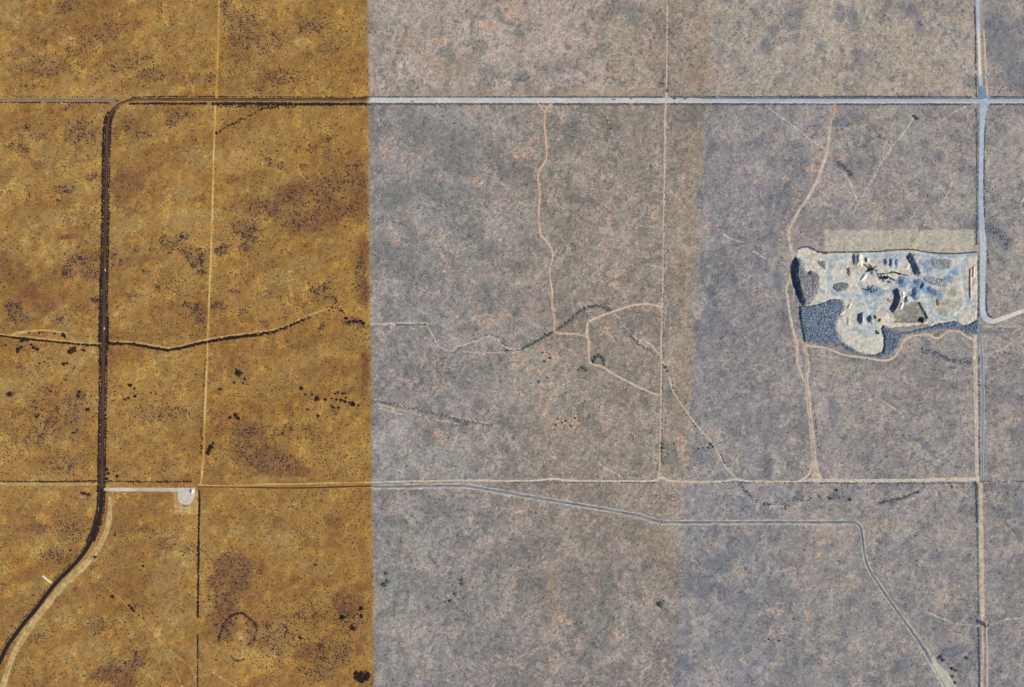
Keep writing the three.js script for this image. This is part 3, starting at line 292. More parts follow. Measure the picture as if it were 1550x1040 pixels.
  const tex = new THREE.DataTexture(px, TW, TH, THREE.RGBAFormat, THREE.UnsignedByteType); tex.colorSpace = THREE.SRGBColorSpace; tex.magFilter = tex.minFilter = THREE.LinearFilter; tex.wrapS = tex.wrapT = THREE.MirroredRepeatWrapping; tex.needsUpdate = true;
  const mat = new THREE.MeshStandardMaterial({ map: tex, roughness: 1 }); mat.name = 'dry_grassland';
  structure(new THREE.Mesh(g, mat), 'ground');
}

// ---------------------------------------------------------------- roads, tracks, washes: ribbons laid on the ground
let lift = 0.08;
for (const r of ROADS) {
  const P = spline(r.pts, 1.3), n = P.length, NO = 8, pos = [], col = [], idx = [], dirt = /dirt|wash/.test(r.name), wob = (r.wob ?? 0.25) + (dirt ? 0.35 : 0.12); lift += 0.004;
  const y0 = r.y ?? lift;
  for (let i = 0; i < n; i++) {
    const a = P[Math.max(0, i - 1)], b = P[Math.min(n - 1, i + 1)], L = Math.hypot(b[0] - a[0], b[1] - a[1]) || 1, nx = -(b[1] - a[1]) / L, ny = (b[0] - a[0]) / L, hw = P[i][2] * r.width / 2;
    for (let k = 0; k <= NO; k++) {
      const o = k / NO * 2 - 1, rag = 1 + wob * ((o < 0 ? 0.6 * vn(P[i][0] * 0.45 + 5, P[i][1] * 0.45) + 0.4 * vn(P[i][0] * 0.15, P[i][1] * 0.15) : 0.6 * vn(P[i][0] * 0.45 + 80, P[i][1] * 0.45 + 30) + 0.4 * vn(P[i][0] * 0.15 + 9, P[i][1] * 0.15)) - 0.5), x = P[i][0] + nx * o * hw * rag, y = P[i][1] + ny * o * hw * rag;
      // o counts from north/east to south/west so that colours keep their side on the plan
      const side = Math.abs(ny) > Math.abs(nx) ? (ny > 0 ? o : -o) : (nx > 0 ? o : -o);
      const crown = Math.abs(o) === 1 ? -0.1 : 0;
      pos.push(X(x), y0 + crown + (r.prof ? r.prof(o, x, y) : 0), Z(y));
      const rut = dirt && Math.abs(o) < 0.3 ? 0.07 * vn(P[i][0] * 0.1, P[i][1] * 0.1 + 40) : 0, gr = 1 - rut + (dirt ? 0.2 : 0.12) * (NT[(i * 131 + k * 977) & 65535] - 0.5) + (dirt ? 0.22 : 0.1) * (vn(x * 0.35, y * 0.35) - 0.55), c = A(r.colour(P[i][0], P[i][1], side).map((v) => v * gr)); col.push(...c);
      if (i && k) { const q = i * (NO + 1) + k, p = q - NO - 1; idx.push(p - 1, p, q - 1, p, q, q - 1); }
    }
  }
  const g = new THREE.BufferGeometry(); g.setAttribute('position', new THREE.Float32BufferAttribute(pos, 3)); g.setAttribute('color', new THREE.Float32BufferAttribute(col, 3)); g.setIndex(idx); g.computeVertexNormals();
  const nr = g.getAttribute('normal'); if (nr.getY(Math.floor(nr.count / 2)) < 0) { idx.reverse(); g.setIndex(idx); g.computeVertexNormals(); }
  structure(new THREE.Mesh(g, soilMat), r.name);
}
// heaps, banks and level areas: a sheet over an outline, with its own height
function sheet(P, cell, hf, cf, base = 0) {
  let x0 = 1e9, x1 = -1e9, y0 = 1e9, y1 = -1e9; for (const [x, y] of P) { x0 = Math.min(x0, x); x1 = Math.max(x1, x); y0 = Math.min(y0, y); y1 = Math.max(y1, y); }
  x0 -= cell; y0 -= cell; const nx = Math.ceil((x1 - x0) / cell) + 2, ny = Math.ceil((y1 - y0) / cell) + 2, pos = [], col = [], idx = [], ins = [], map = new Int32Array(nx * ny).fill(-1), vx = [];
  for (let j = 0; j < ny; j++) for (let i = 0; i < nx; i++) { const x = x0 + i * cell, y = y0 + j * cell, d = segD(P, x, y, true) * (inPoly(P, x, y) ? 1 : -1); ins.push(d); vx.push([x + (d > cell ? 0.3 * cell * (NT[(i * 71 + j * 389) & 65535] - 0.5) : 0), y + (d > cell ? 0.3 * cell * (NT[(i * 173 + j * 577) & 65535] - 0.5) : 0)]); }
  const use = (q) => { if (map[q] < 0) { map[q] = pos.length / 3; let [x, y] = vx[q]; const d = Math.max(0, ins[q]), h = ins[q] <= 0 ? 0 : hf(x, y, d); pos.push(X(x), base + (ins[q] <= 0 ? -0.15 : 0.02) + h, Z(y)); col.push(...A(cf(x, y, d))); } return map[q]; };
  for (let j = 0; j < ny - 1; j++) for (let i = 0; i < nx - 1; i++) { const a = j * nx + i, b = a + 1, c = a + nx, d = c + 1; if (ins[a] > 0 || ins[b] > 0 || ins[c] > 0 || ins[d] > 0) { const A1 = use(a), B1 = use(b), C1 = use(c), D1 = use(d); idx.push(A1, C1, B1, B1, C1, D1); } }
  const g = new THREE.BufferGeometry(); g.setAttribute('position', new THREE.Float32BufferAttribute(pos, 3)); g.setAttribute('color', new THREE.Float32BufferAttribute(col, 3)); g.setIndex(idx); g.computeVertexNormals(); return new THREE.Mesh(g, soilMat);
}
const grain = (c, x, y, k = 0.2) => { const s = 1 + k * (vn(x * 0.9 + 3, y * 0.9) - 0.5) + k * (vn(x * 0.3, y * 0.3 + 20) - 0.5) + 0.5 * k * (NT[(Math.floor(x * 3) * 57 + Math.floor(y * 3) * 811) & 65535] - 0.5); return [c[0] * s, c[1] * s, c[2] * s]; };
// the quarry floor, its soil stains and haul roads
const HAUL = [[[1478, 385], [1450, 387.5], [1420, 388], [1380, 385.5], [1330, 387], [1290, 387.5], [1268, 390], [1258, 395], [1254, 405], [1253.5, 420], [1255, 434], [1261, 443], [1275, 446.5], [1300, 448], [1325, 449]], [[1325, 449], [1345, 440], [1365, 433], [1380, 430]], [[1380, 430], [1396, 439], [1404, 448], [1406.5, 460], [1409, 472], [1415, 480], [1428, 484], [1444, 480.5], [1456, 472], [1462.5, 460], [1461.5, 440], [1458, 420], [1457, 400], [1464, 388]], [[1310, 452], [1318, 470], [1322, 492]], [[1300, 430], [1310, 444]], [[1380, 430], [1395, 422], [1412, 412], [1440, 408], [1455, 402]]].map((p) => spline(p, 3));
const blueSoil = [[1388, 430, 18, 9], [1404, 438, 22, 9, 32], [1420, 447, 14, 7, 35], [1366, 426, 13, 11], [1384, 445, 14, 10], [1352, 397, 12, 5], [1436, 422, 9, 9], [1444, 412, 8, 7], [1320, 440, 20, 10], [1420, 398, 28, 8], [1400, 404, 18, 12], [1410, 425, 24, 8]], greyer = [[1318, 456, 30, 24], [1316, 478, 20, 14], [1348, 394, 34, 10], [1420, 408, 56, 22], [1376, 428, 40, 14], [1404, 462, 12, 20], [1312, 500, 24, 12], [1232, 440, 8, 14]], rosy = [[1470, 420, 8, 36], [1462, 480, 14, 7], [1295, 400, 14, 9], [1228, 385, 14, 5], [1236, 400, 8, 8], [1330, 478, 14, 6], [1325, 533, 9, 3]];
const inEl = (L, x, y) => { let m = 0; for (const [cx, cy, rx, ry, rot = 0] of L) { const c = Math.cos(rot * Math.PI / 180), s = Math.sin(rot * Math.PI / 180), dx = x - cx, dy = y - cy, d = Math.hypot((dx * c + dy * s) / rx, (-dx * s + dy * c) / ry); m = Math.max(m, 1 - d); } return m; };
structure(sheet(YARD, 1, (x, y, d) => {
  let h = 0.25 + 0.5 * vn(x * 0.35, y * 0.35) * sst(0, 4, d) + 0.35 * vn(x * 0.9, y * 0.9); let hm = 1e9; for (const p of HAUL) hm = Math.min(hm, segD(p, x, y));
  if (inPoly(BASIN, x, y)) h -= 3.2 * sst(0, 3, segD(BASIN, x, y, true)) * 1; return hm < 5 ? lerp(0.25, h, sst(2.5, 5, hm)) : h;
}, (x, y) => {
  let c = mix([212, 204, 188], [194, 192, 184], fbm(x * 0.06, y * 0.06)); const rg = 0.6 * (vn(x * 0.25, y * 0.25) - 0.5);
  c = mix(c, [172, 181, 187], 0.75 * sst(0.02, 0.5, inEl(greyer, x, y) + 0.7 * rg)); c = mix(c, [206, 180, 160], 0.7 * sst(0, 0.5, inEl(rosy, x, y) + rg));
  if (inPoly(BASIN, x, y)) c = mix([150, 142, 130], [128, 124, 120], vn(x * 0.3, y * 0.12)); const lp = Math.hypot((x - 1435) / 25, (y - 456) / 24); if (lp < 1) c = mix(c, mix([186, 182, 162], [148, 146, 128], sst(0.45, 0.7, vn(x * 0.22, y * 0.22))), 0.7);
  let hm = 1e9; for (const p of HAUL) hm = Math.min(hm, segD(p, x, y)); c = mix(c, [166, 181, 192], 0.9 * (1 - sst(1.8, 3.8, hm + 1.5 * (vn(x * 0.5, y * 0.5) - 0.5)))); if (Math.abs(hm - 3.6) < 0.6) c = mix(c, [206, 200, 186], 0.6);
  c = mix(c, [118, 142, 174], 0.8 * sst(0.05, 0.45, inEl(blueSoil, x, y) + rg)); c = mix(c, [158, 155, 148], 0.24 * sst(0.56, 0.78, vn(x * 0.19 + 4, y * 0.19) * 0.7 + 0.3 * vn(x * 0.6, y * 0.6))); c = mix(c, [214, 206, 190], 0.35 * sst(0.6, 0.8, vn(x * 0.13 + 44, y * 0.26)));
  return grain(c, x, y, 0.18);
}), 'quarry_yard');
structure(sheet([[262, 744], [300, 742], [300, 778], [262, 779]], 1.2, () => 0.1, (x, y) => grain(Math.abs(x - 280) < 9 && y > 766 && y < 776 ? [190, 164, 112] : [182, 148, 86], x, y)), 'graded_ground');
const PAD = []; for (const [x, y] of [[268.6, 744], [268.6, 738.5], [295, 738.5], [294, 752]]) PAD.push([x, y]); for (let a = 0; a <= 12; a++) { const t = a / 12 * Math.PI; PAD.push([281 + 12.2 * Math.cos(t), 752.5 + 11.5 * Math.sin(t)]); }
structure(sheet(PAD, 0.7, () => 0.28, (x, y) => { const r = Math.hypot((x - 281) / 1, (y - 750) / 1.25); return grain(mix([204, 196, 186], [182, 172, 158], clamp(Math.abs(r - 7) < 1 ? 0.5 : 0.2 * vn(x, y))), x, y, 0.1); }), 'well_pad');

// rock banks and rubble fields of the quarry
const ribs = (x, y, ax, ay, f) => 1 - Math.abs(2 * vn((x * ax + y * ay) * f, (x * ay - y * ax) * f * 0.3) - 1);
const bankH = (x, y, d) => { const w = 1 - sst(1204, 1240, x); return Math.min(1, d / 6.5) * (2.5 + 6.6 * w) + 1.1 * ribs(x, y, 1, 0.25, 0.36) * sst(0, 3, d) + 0.6 * vn(x * 0.8, y * 0.8); };
const fieldH = (x, y, d) => sst(0, 3, d) * (1.2 + 1.5 * vn(x * 0.6, y * 0.6) + 0.8 * vn(x * 1.1, y * 1.1));
const heap = (m, name, label, category, group) => put(m, name, { label, category, ...(group ? { group } : {}) });
const bankC = (x, y) => grain(mix([112, 116, 126], [148, 144, 136], sst(0.45, 0.8, vn(x * 0.5, y * 0.16))), x, y, 0.3), fieldC = (x, y) => grain(mix(mix([98, 112, 134], [128, 138, 150], vn(x * 0.5, y * 0.4)), vn(x * 0.05, y * 0.05) > 0.5 ? [112, 128, 132] : [126, 128, 140], 0.5 * Math.abs(vn(x * 0.11, y * 0.11 + 9) * 2 - 1)), x, y, 0.4);
heap(sheet(BANK_A, 0.8, bankH, bankC), 'spoil_bank', 'tall grey spoil bank with its steep west face in navy shadow', 'spoil bank');
heap(sheet(FIELD_B, 0.8, fieldH, fieldC), 'rubble_field', 'broad blue grey rubble field filling the quarry south west corner', 'rubble');
heap(sheet(FIELD_C, 0.8, fieldH, fieldC), 'rubble_field', 'narrow blue grey rubble belt curling along the quarry south edge', 'rubble');
const ell = (cx, cy, rx, ry, rot = 0, n = 22) => { const o = [], c = Math.cos(rot * Math.PI / 180), s = Math.sin(rot * Math.PI / 180); for (let i = 0; i < n; i++) { const t = i / n * 6.2832, k = 1 + 0.16 * (vn(cx + 2 * Math.cos(t), cy + 2 * Math.sin(t)) - 0.5), u = rx * k * Math.cos(t), v = ry * k * Math.sin(t); o.push([cx + u * c - v * s, cy + u * s + v * c]); } return o; };
const MOUNDS = [
  [[[1233.5, 393], [1250, 395], [1250.5, 411], [1240, 402]], [128, 132, 134], 'triangular grey rubble mound inside the quarry west loop road'],
  [ell(1273, 434, 13.5, 8, -8), [126, 134, 136], 'oval grey green rubble mound beside the quarry west loop road'],
  [[[1407, 391], [1442, 392.5], [1440, 408], [1426, 409], [1413, 406]], [150, 154, 158], 'ribbed grey gravel dump below the north haul road'],
  [[[1397, 418], [1412, 419], [1432, 421], [1436, 432], [1428, 436], [1412, 432], [1400, 427]], [152, 152, 158], 'ribbed mauve grey gravel dump south of the other ribbed dump'],
];
for (const [P, c, label] of MOUNDS) heap(sheet(P, 0.7, (x, y, d) => sst(0, 3, d) * 1.1 + 0.9 * sst(0, 2, d) * ribs(x, y, 1, 0.5, 0.5), (x, y) => grain(c, x, y, 0.3)), 'gravel_mound', label, 'gravel mound', 'gravel mounds in the quarry');
// stockpiles: ridge line, foot radius, height, colour
const PILES = [
  [[[1298.5, 390], [1299, 397]], 8, 7.5, [206, 200, 186], 'pale sand stockpile nearest the north haul road, west end of the yard'],
  [[[1285.5, 408], [1286.5, 414]], 4.5, 3.5, [172, 156, 144], 'small brownish heap left of the crossed conveyors'],
  [[[1304, 423], [1310, 416.5]], 3.2, 2.6, [232, 228, 208], 'slanting white heap below the crossed conveyors'],
  [[[1321, 410.5], [1323, 412.5]], 6, 4, [172, 174, 180], 'grey heap under the crossed conveyors'],
  [[[1342, 395], [1342, 398]], 4.4, 4.4, [170, 174, 182], 'leftmost of the row of blue grey heaps below the north road'],
  [[[1349.5, 396], [1349.5, 400]], 5.4, 5.4, [150, 164, 182], 'middle one of the row of blue grey heaps below the north road'],
  [[[1358, 396], [1358.5, 400]], 4.4, 3.2, [158, 176, 192], 'rightmost of the row of blue grey heaps below the north road'],
  [[[1380.5, 390], [1384, 397], [1388, 405], [1391, 413]], 7.8, 9, [150, 152, 160], 'long slanting grey ridge with a broad dark west flank'],
  [[[1375, 401], [1373, 405]], 4, 1.6, [220, 210, 192], 'low whitish heap west of the long slanting ridge'],
  [[[1367, 424], [1367.5, 428]], 7, 4, [118, 140, 168], 'round blue stockpile right of the crusher plant'],
  [[[1388, 426], [1392, 428.5]], 5, 2, [104, 130, 162], 'low blue heap at the head of the blue haul strip'],
  [[[1397.5, 430.5], [1397, 434]], 4, 4, [104, 128, 160], 'small steep blue heap on the blue haul strip'],
  [[[1407, 438], [1416, 443]], 4.6, 2, [98, 124, 158], 'long low blue windrow running down the blue haul strip'],
  [[[1386.5, 441], [1385.5, 447.5]], 7, 4.6, [112, 134, 164], 'round blue stockpile south of the blue haul strip'],
  [[[1358.5, 441], [1360.5, 452], [1357, 463], [1353.5, 469]], 5.2, 8.5, [128, 130, 138], 'long curved grey ridge with a black west flank in mid yard'],
  [[[1366.5, 444], [1367, 449]], 3, 2.2, [232, 230, 222], 'upper white heap at the east foot of the curved ridge'],
  [[[1365.5, 459], [1363, 466]], 3, 2.2, [230, 228, 220], 'lower white heap at the east foot of the curved ridge'],
  [[[1372.5, 452], [1373, 456]], 5, 4.2, [158, 164, 164], 'grey green stockpile right of the curved grey ridge'],
  [[[1304.3, 477.5], [1304.3, 487]], 5.4, 7, [158, 166, 172], 'long narrow stockpile left of the two in the south yard'],
  [[[1318, 482], [1318.5, 485]], 6.6, 6, [146, 156, 168], 'round stockpile right of the two in the south yard'],
  [[[1332, 484], [1331, 485.5]], 3, 2.8, [140, 116, 110], 'small dark reddish heap at the rubble corner'],
  [[[1339, 478], [1344, 480]], 3.6, 1.8, [224, 212, 192], 'low cream heap south of the curved grey ridge'],
  [[[1284, 484], [1284, 491]], 4, 1.8, [186, 176, 158], 'rough tan heap beside the rubble field edge'],
  [[[1287, 461], [1284, 466]], 3, 1.8, [226, 218, 200], 'upper cream heap on the rim of the rubble field'],
  [[[1277, 472], [1273, 475]], 3, 1.6, [220, 214, 196], 'lower cream heap on the rim of the rubble field'],
  [[[1420, 456], [1421, 461]], 4, 2, [132, 124, 116], 'brown heap inside the round loop road'],
  [[[1398.5, 484], [1396.5, 487]], 3.6, 4.2, [92, 90, 100], 'dark heap left of the diamond shaped pond'],
  [[[1468.8, 408], [1468.3, 430], [1468.8, 450]], 2.2, 2.4, [206, 182, 164], 'long narrow rosy soil windrow along the quarry east side'],
  [[[1473.5, 405], [1473, 419]], 2.2, 2.4, [206, 186, 166], 'short rosy soil windrow next to the long one'],
  [[[1345, 454], [1348, 456]], 3.6, 2, [160, 156, 146], 'low olive heap left of the curved grey ridge'],
];
const pileOutline = (R, r) => { const o = [], a = R[0], b = R[R.length - 1], L = [], Q = []; const sp = spline(R, 1.5); for (let i = 0; i < sp.length; i++) { const p = sp[Math.max(0, i - 1)], q = sp[Math.min(sp.length - 1, i + 1)], l = Math.hypot(q[0] - p[0], q[1] - p[1]) || 1, nx = -(q[1] - p[1]) / l, ny = (q[0] - p[0]) / l; L.push([sp[i][0] + nx * r, sp[i][1] + ny * r]); Q.push([sp[i][0] - nx * r, sp[i][1] - ny * r]); }
  const cap = (c, from) => { const out = []; for (let k = 1; k < 8; k++) { const t = from + k / 8 * Math.PI; out.push([c[0] + r * Math.cos(t), c[1] + r * Math.sin(t)]); } return out; };
  const aB = Math.atan2(L[L.length - 1][1] - b[1], L[L.length - 1][0] - b[0]), aA = Math.atan2(Q[0][1] - a[1], Q[0][0] - a[0]);
  const dir = Math.atan2(b[1] - sp[sp.length - 2][1], b[0] - sp[sp.length - 2][0]); const flip = Math.cos(aB + Math.PI / 2 - dir) > 0 ? 1 : -1;
  const capF = (c, from, f) => { const out = []; for (let k = 1; k < 8; k++) { const t = from + f * k / 8 * Math.PI; out.push([c[0] + r * Math.cos(t), c[1] + r * Math.sin(t)]); } return out; };
  o.push(...L, ...capF(b, aB, flip), ...Q.reverse(), ...capF(a, aA, flip)); return o; };
for (const [R, r, h, c, label] of PILES) {
  const sp = spline(R, 1.5);
  heap(sheet(pileOutline(R, r), Math.min(0.6, r / 7), (x, y) => { const d = clamp(1 - segD(sp, x, y) / (r * (0.66 + 0.62 * vn(x * 0.3 + 3 * r, y * 0.3))) + 0.16 * (vn(x * 0.7, y * 0.7) - 0.5)); return h * (d < 0.85 ? d : 0.85 + 0.6 * (d - 0.85)) + 0.35 * vn(x * 1.3, y * 1.3) * sst(0, 0.2, d); }, (x, y) => grain(mix(c, [178, 174, 164], 0.35 * sst(0.5, 0.8, vn(x * 0.35 + 8, y * 0.35))), x, y, 0.24), 0.3), 'stockpile', label, 'stockpile', 'stockpiles in the quarry yard');
}
// diamond-shaped pond: a soil rim round a lined floor
{
  const g = thing('settling_pond', 'small diamond shaped pond with a pale rim at the loop road', 'pond', null, 1410, 486, 0.3, 0.72);
  const rim = new THREE.Shape(); const q = 6.2; rim.moveTo(-q, -q); rim.lineTo(q, -q); rim.lineTo(q, q); rim.lineTo(-q, q); rim.closePath(); const ho = new THREE.Path(), v = 4.7; ho.moveTo(-v, -v); ho.lineTo(-v, v); ho.lineTo(v, v); ho.lineTo(v, -v); ho.closePath(); rim.holes.push(ho);
  const rg = new THREE.ExtrudeGeometry(rim, { depth: 0.7, bevelEnabled: true, bevelSize: 0.5, bevelThickness: 0.4, bevelSegments: 1 }); rg.rotateX(-Math.PI / 2); part(g, 'rim', rg, paint([206, 204, 196], 1));
  const fl = new THREE.PlaneGeometry(2 * v + 0.6, 2 * v + 0.6, 6, 6); fl.rotateX(-Math.PI / 2); fl.translate(0, 0.42, 0); part(g, 'pond_floor', fl, paint([140, 150, 148], 0.8));
}
// ---------------------------------------------------------------- loose rock and low plants nobody could count
const tmp = new THREE.Object3D(), tc = new THREE.Color();
function lump(detail, sq, amp, s) { const g = new THREE.IcosahedronGeometry(1, detail), p = g.getAttribute('position'); for (let i = 0; i < p.count; i++) { const x = p.getX(i), y = p.getY(i), z = p.getZ(i), k = 1 + amp * (vn(x * 2.3 + s, z * 2.3 + y * 1.7 + s) - 0.5); p.setXYZ(i, x * k, Math.max(-0.25, y * k * sq), z * k); } g.computeVertexNormals(); return g; }
function stuff(name, label, category, geo, mat, list) {
  const m = new THREE.InstancedMesh(geo, mat, list.length);
  list.forEach((q, i) => { tmp.position.set(q[0], q[1], q[2]); tmp.rotation.set(0, q[5], 0); tmp.scale.set(q[3], q[4], q[3] * (0.8 + 0.4 * q[6])); tmp.updateMatrix(); m.setMatrixAt(i, tmp.matrix); m.setColorAt(i, tc.setRGB(...q[7])); });
  return put(m, name, { kind: 'stuff', label, category });
}
{
  const L = [], spots = [[FIELD_B, fieldH, [116, 128, 146], 2300], [FIELD_C, fieldH, [116, 128, 146], 2600], [BANK_A, bankH, [128, 128, 132], 1100]];
  for (const [P, c] of MOUNDS) spots.push([P, (x, y, d) => sst(0, 3, d) * 1.1 + 0.6 * sst(0, 2, d), c, 130]);
  for (const [P, hf, c, n] of spots) { const bx = [Math.min(...P.map((p) => p[0])), Math.max(...P.map((p) => p[0])), Math.min(...P.map((p) => p[1])), Math.max(...P.map((p) => p[1]))]; let k = 0, guard = 0; while (k < n && guard++ < n * 12) { const x = lerp(bx[0], bx[1], rnd()), y = lerp(bx[2], bx[3], rnd()); if (!inPoly(P, x, y)) continue; k++; const d = segD(P, x, y, true), s = 0.5 + 1.0 * rnd() ** 2, f = 0.7 + 0.75 * rnd(); L.push([X(x), hf(x, y, d) + 0.1, Z(y), s, s * (0.7 + 0.5 * rnd()), rnd() * 6.28, rnd(), A(c.map((v) => v * f))]); } }
  stuff('loose_rocks', 'loose blocky quarry rocks strewn over the banks and rubble', 'rocks', lump(0, 0.8, 0.7, 3), new THREE.MeshStandardMaterial({ roughness: 0.95 }), L);
}
const onRoad = (() => { const L = layer(); for (const r of ROADS) if (r.name !== 'faint_track') for (const p of spline(r.pts, 1.2)) dab(L, p[0], p[1], p[2] * r.width * 0.5 / 0.75, p[2] * r.width * 0.5 / 0.75, 0, 1); return L; })();
const blocked = (x, y) => at(onRoad, x, y) > 0.3 || (x > 1199 && x < 1484 && y > 373 && y < 545 && (inPoly(YARD, x, y) || inPoly(FIELD_B, x, y) || inPoly(FIELD_C, x, y) || inPoly(BANK_A, x, y))) || (x > 266 && x < 297 && y > 737 && y < 766);
function plantColour(x, y) {
  const w = west(x, y), e = east(x, y), j = 0.7 + 0.6 * rnd(), dn = at(dens, x, y);
  const c = rnd() < w ? (rnd() < dn * 0.75 ? [44, 30, 36] : rnd() < 0.7 ? [72, 50, 46] : [96, 64, 46]) : rnd() < e ? (rnd() < 0.6 ? [112, 113, 120] : [122, 116, 110]) : (rnd() < 0.6 ? [108, 109, 105] : [120, 110, 99]);
  return A(c.map((v) => v * j));
}
{
  const L = [];
  const add = (x, y, r, c) => L.push([X(x), H(x, y) - 0.1, Z(y), r * S, r * S * (0.55 + 0.3 * rnd()), rnd() * 6.28, rnd(), c ?? plantColour(x, y)]);
  for (let n = 0; n < 900000; n++) {
    const x = LX + rnd() * LW, y = LY + rnd() * LH, w = west(x, y), wx = x + 14 * (vn(x * 0.05 + 8, y * 0.05) - 0.5), wy = y + 14 * (vn(x * 0.05, y * 0.05 + 70) - 0.5), cl = w > 0.5 ? fbm((x * 0.93 - y * 0.37) * 0.03, (x * 0.37 + y * 0.93) * 0.08) : fbm(wx * 0.05, wy * 0.05), fine = vn(x * 0.22 + 60, y * 0.22);
    let p = w > 0.5 ? 0.05 + 0.13 * sst(0.42, 0.75, cl) + 0.1 * sst(0.45, 0.7, fbm(x * 0.018 + 5, y * 0.024 + 2)) : 0.05 + 0.24 * sst(0.5, 0.74, cl);
    p += 0.66 * at(dens, x, y) * (0.1 + 1.1 * sst(0.3, 0.7, fine)) + 0.3 * at(blue, x, y) * sst(0.2, 0.7, fine) + 0.08 * at(red, x, y);
    p *= 1 - 0.75 * Math.max(at(pale, x, y), at(pink, x, y) * 0.9, at(tan, x, y) * 0.3);
    if (rnd() > p || blocked(x, y)) continue;
    if (x > 1247 && x < 1476 && y > 345 && y < 383 && rnd() < 0.7) continue;
    add(x, y, 0.42 + 0.55 * rnd() ** 2.2 + (w > 0.5 ? 0.3 * at(dens, x, y) * rnd() : 0));
  }
  for (const s of STRIPS) for (const p of spline(s.pts, 1)) {
    const k = s.perPx * (0.35 + 1.3 * vn(p[0] * 0.09 + 11, p[1] * 0.09)); let m = Math.floor(k + rnd());
    while (m-- > 0) { const x = p[0] + (rnd() + rnd() - 1) * s.w * 1.2, y = p[1] + (rnd() + rnd() - 1) * s.w * 1.2; if (at(onRoad, x, y) > 0.7) continue; const w = west(x, y), e = east(x, y), c = rnd() < w ? [40, 24, 22] : rnd() < e ? [82, 88, 102] : [92, 96, 92]; add(x, y, s.sz * (0.6 + 0.7 * rnd()), A(c.map((v) => v * (0.75 + 0.5 * rnd())))); }
  }
  console.log('low plants', L.length);
  stuff('desert_scrub', 'countless low desert shrubs speckling the dry grassland', 'scrub', lump(1, 0.8, 0.9, 11), new THREE.MeshStandardMaterial({ roughness: 1 }), L);
}

// ---------------------------------------------------------------- bushes one can pick out
const crowns = [0, 1, 2, 3].map((v) => {          // a loose ball of leafy tufts, uneven outline
  const parts = []; const base = lump(1, 0.62, 1.5, v * 5 + 2); base.scale(0.6, 0.8, 0.6); base.translate(0, 0.32, 0); base.deleteAttribute('uv'); parts.push(base);
  for (let i = 0; i < 26; i++) { const t = rnd() * 6.28, ph = Math.acos(0.95 * rnd()), r = 0.5 + 0.75 * rnd() ** 1.5, s = 0.12 + 0.16 * rnd(), g = new THREE.IcosahedronGeometry(s, 0); g.scale(1, 0.7, 1); g.rotateY(rnd() * 6); g.translate(r * Math.sin(ph) * Math.cos(t), 0.3 + 0.55 * r * Math.cos(ph), r * Math.sin(ph) * Math.sin(t)); g.deleteAttribute('uv'); parts.push(g); }
  return mergeGeometries(parts.map((g) => g.index ? g.toNonIndexed() : g));
});
const stemGeo = (() => { const p = []; for (let i = 0; i < 4; i++) { const g = new THREE.CylinderGeometry(0.03, 0.07, 0.6, 5); g.translate(0, 0.26, 0); g.rotateZ(0.5); g.rotateY(i * 1.6 + 0.3); p.push(g); } return mergeGeometries(p); })();
const leafW = [paint([36, 24, 22], 1), paint([46, 30, 26], 1)], leafR = [paint([64, 34, 26], 1)], leafM = [paint([88, 94, 88], 1), paint([98, 101, 95], 1)], leafE = [paint([88, 96, 108], 1), paint([80, 86, 94], 1)], leafK = [paint([34, 38, 34], 1)], bark = paint([88, 74, 62], 1);
let bushes = 0;
function bush(x, y, r, label, group, kind, cat = 'shrub', name = 'shrub') {
  const g = thing(name, label, cat, group, x, y, H(x, y) - 0.15, rnd() * 6.28), m = kind === 'black' ? leafK : kind === 'red' ? leafR : west(x, y) > 0.5 ? leafW : east(x, y) > 0.5 ? leafE : leafM;
  const c = part(g, 'crown', crowns[bushes % 4], m[bushes % m.length]); c.scale.set(r * S * 1.08, Math.min(4.5, r * S * 0.8), r * S * (0.95 + 0.25 * rnd())); const t = part(g, 'trunk', stemGeo, bark); t.scale.set(r * S * 0.6, Math.min(4, r * S * 0.6), r * S * 0.6); bushes++;
}
const ONES = ['', 'first', 'second', 'third', 'fourth', 'fifth', 'sixth', 'seventh', 'eighth', 'ninth', 'tenth', 'eleventh', 'twelfth', 'thirteenth', 'fourteenth', 'fifteenth', 'sixteenth', 'seventeenth', 'eighteenth', 'nineteenth'];
const ORD = (i) => { const n = i + 1; if (n < 20) return ONES[n]; const t = Math.floor(n / 10), u = n % 10; return u ? ['', '', 'twenty', 'thirty', 'forty', 'fifty', 'sixty'][t] + '-' + ONES[u] : ['', '', 'twentieth', 'thirtieth', 'fortieth', 'fiftieth', 'sixtieth'][t]; };
function cluster(phrase, list, ax = 0, kind) { const s = list.filter(([x, y, r]) => !(blocked(x, y) && r < 2.4)).sort((a, b) => a[ax] - b[ax]); s.forEach(([x, y, r], i) => bush(x, y, 0.82 * r, `${ORD(i)} ${kind === 'red' ? 'reddish' : 'dark'} shrub from the ${ax ? 'top' : 'left'} in ${phrase}`, phrase, kind)); }
cluster('the broken row near the amber edge', [[457, 588, 3.6], [463, 597, 2], [473, 597.4, 2], [481, 604, 4.6], [493, 605, 3], [502, 603.4, 1.8], [510, 604.6, 2], [517, 606, 3], [522.5, 608, 3.2], [535, 612, 4.8], [543, 613.5, 2.2], [529, 609.6, 1.8]]);
cluster('the group above the broken amber row', [[508, 596, 2], [512, 594, 2.2], [519, 596, 2.2], [523, 595.4, 1.8], [524, 602.4, 1.8]]);
cluster('the group below the broken amber row', [[502, 614, 2], [505, 617, 2.4], [513, 617, 2.4], [482, 629.5, 2.8], [509, 627, 1.6], [466, 620, 2]]);
cluster('the slanting clump beside the straight sandy track', [[315, 686, 3.2], [317.5, 681, 4], [320, 676, 4], [323, 671, 2.6]], 1);
bush(362, 564.5, 5.2, 'lone round black shrub clump in the amber pasture below the wash', null, 'black');
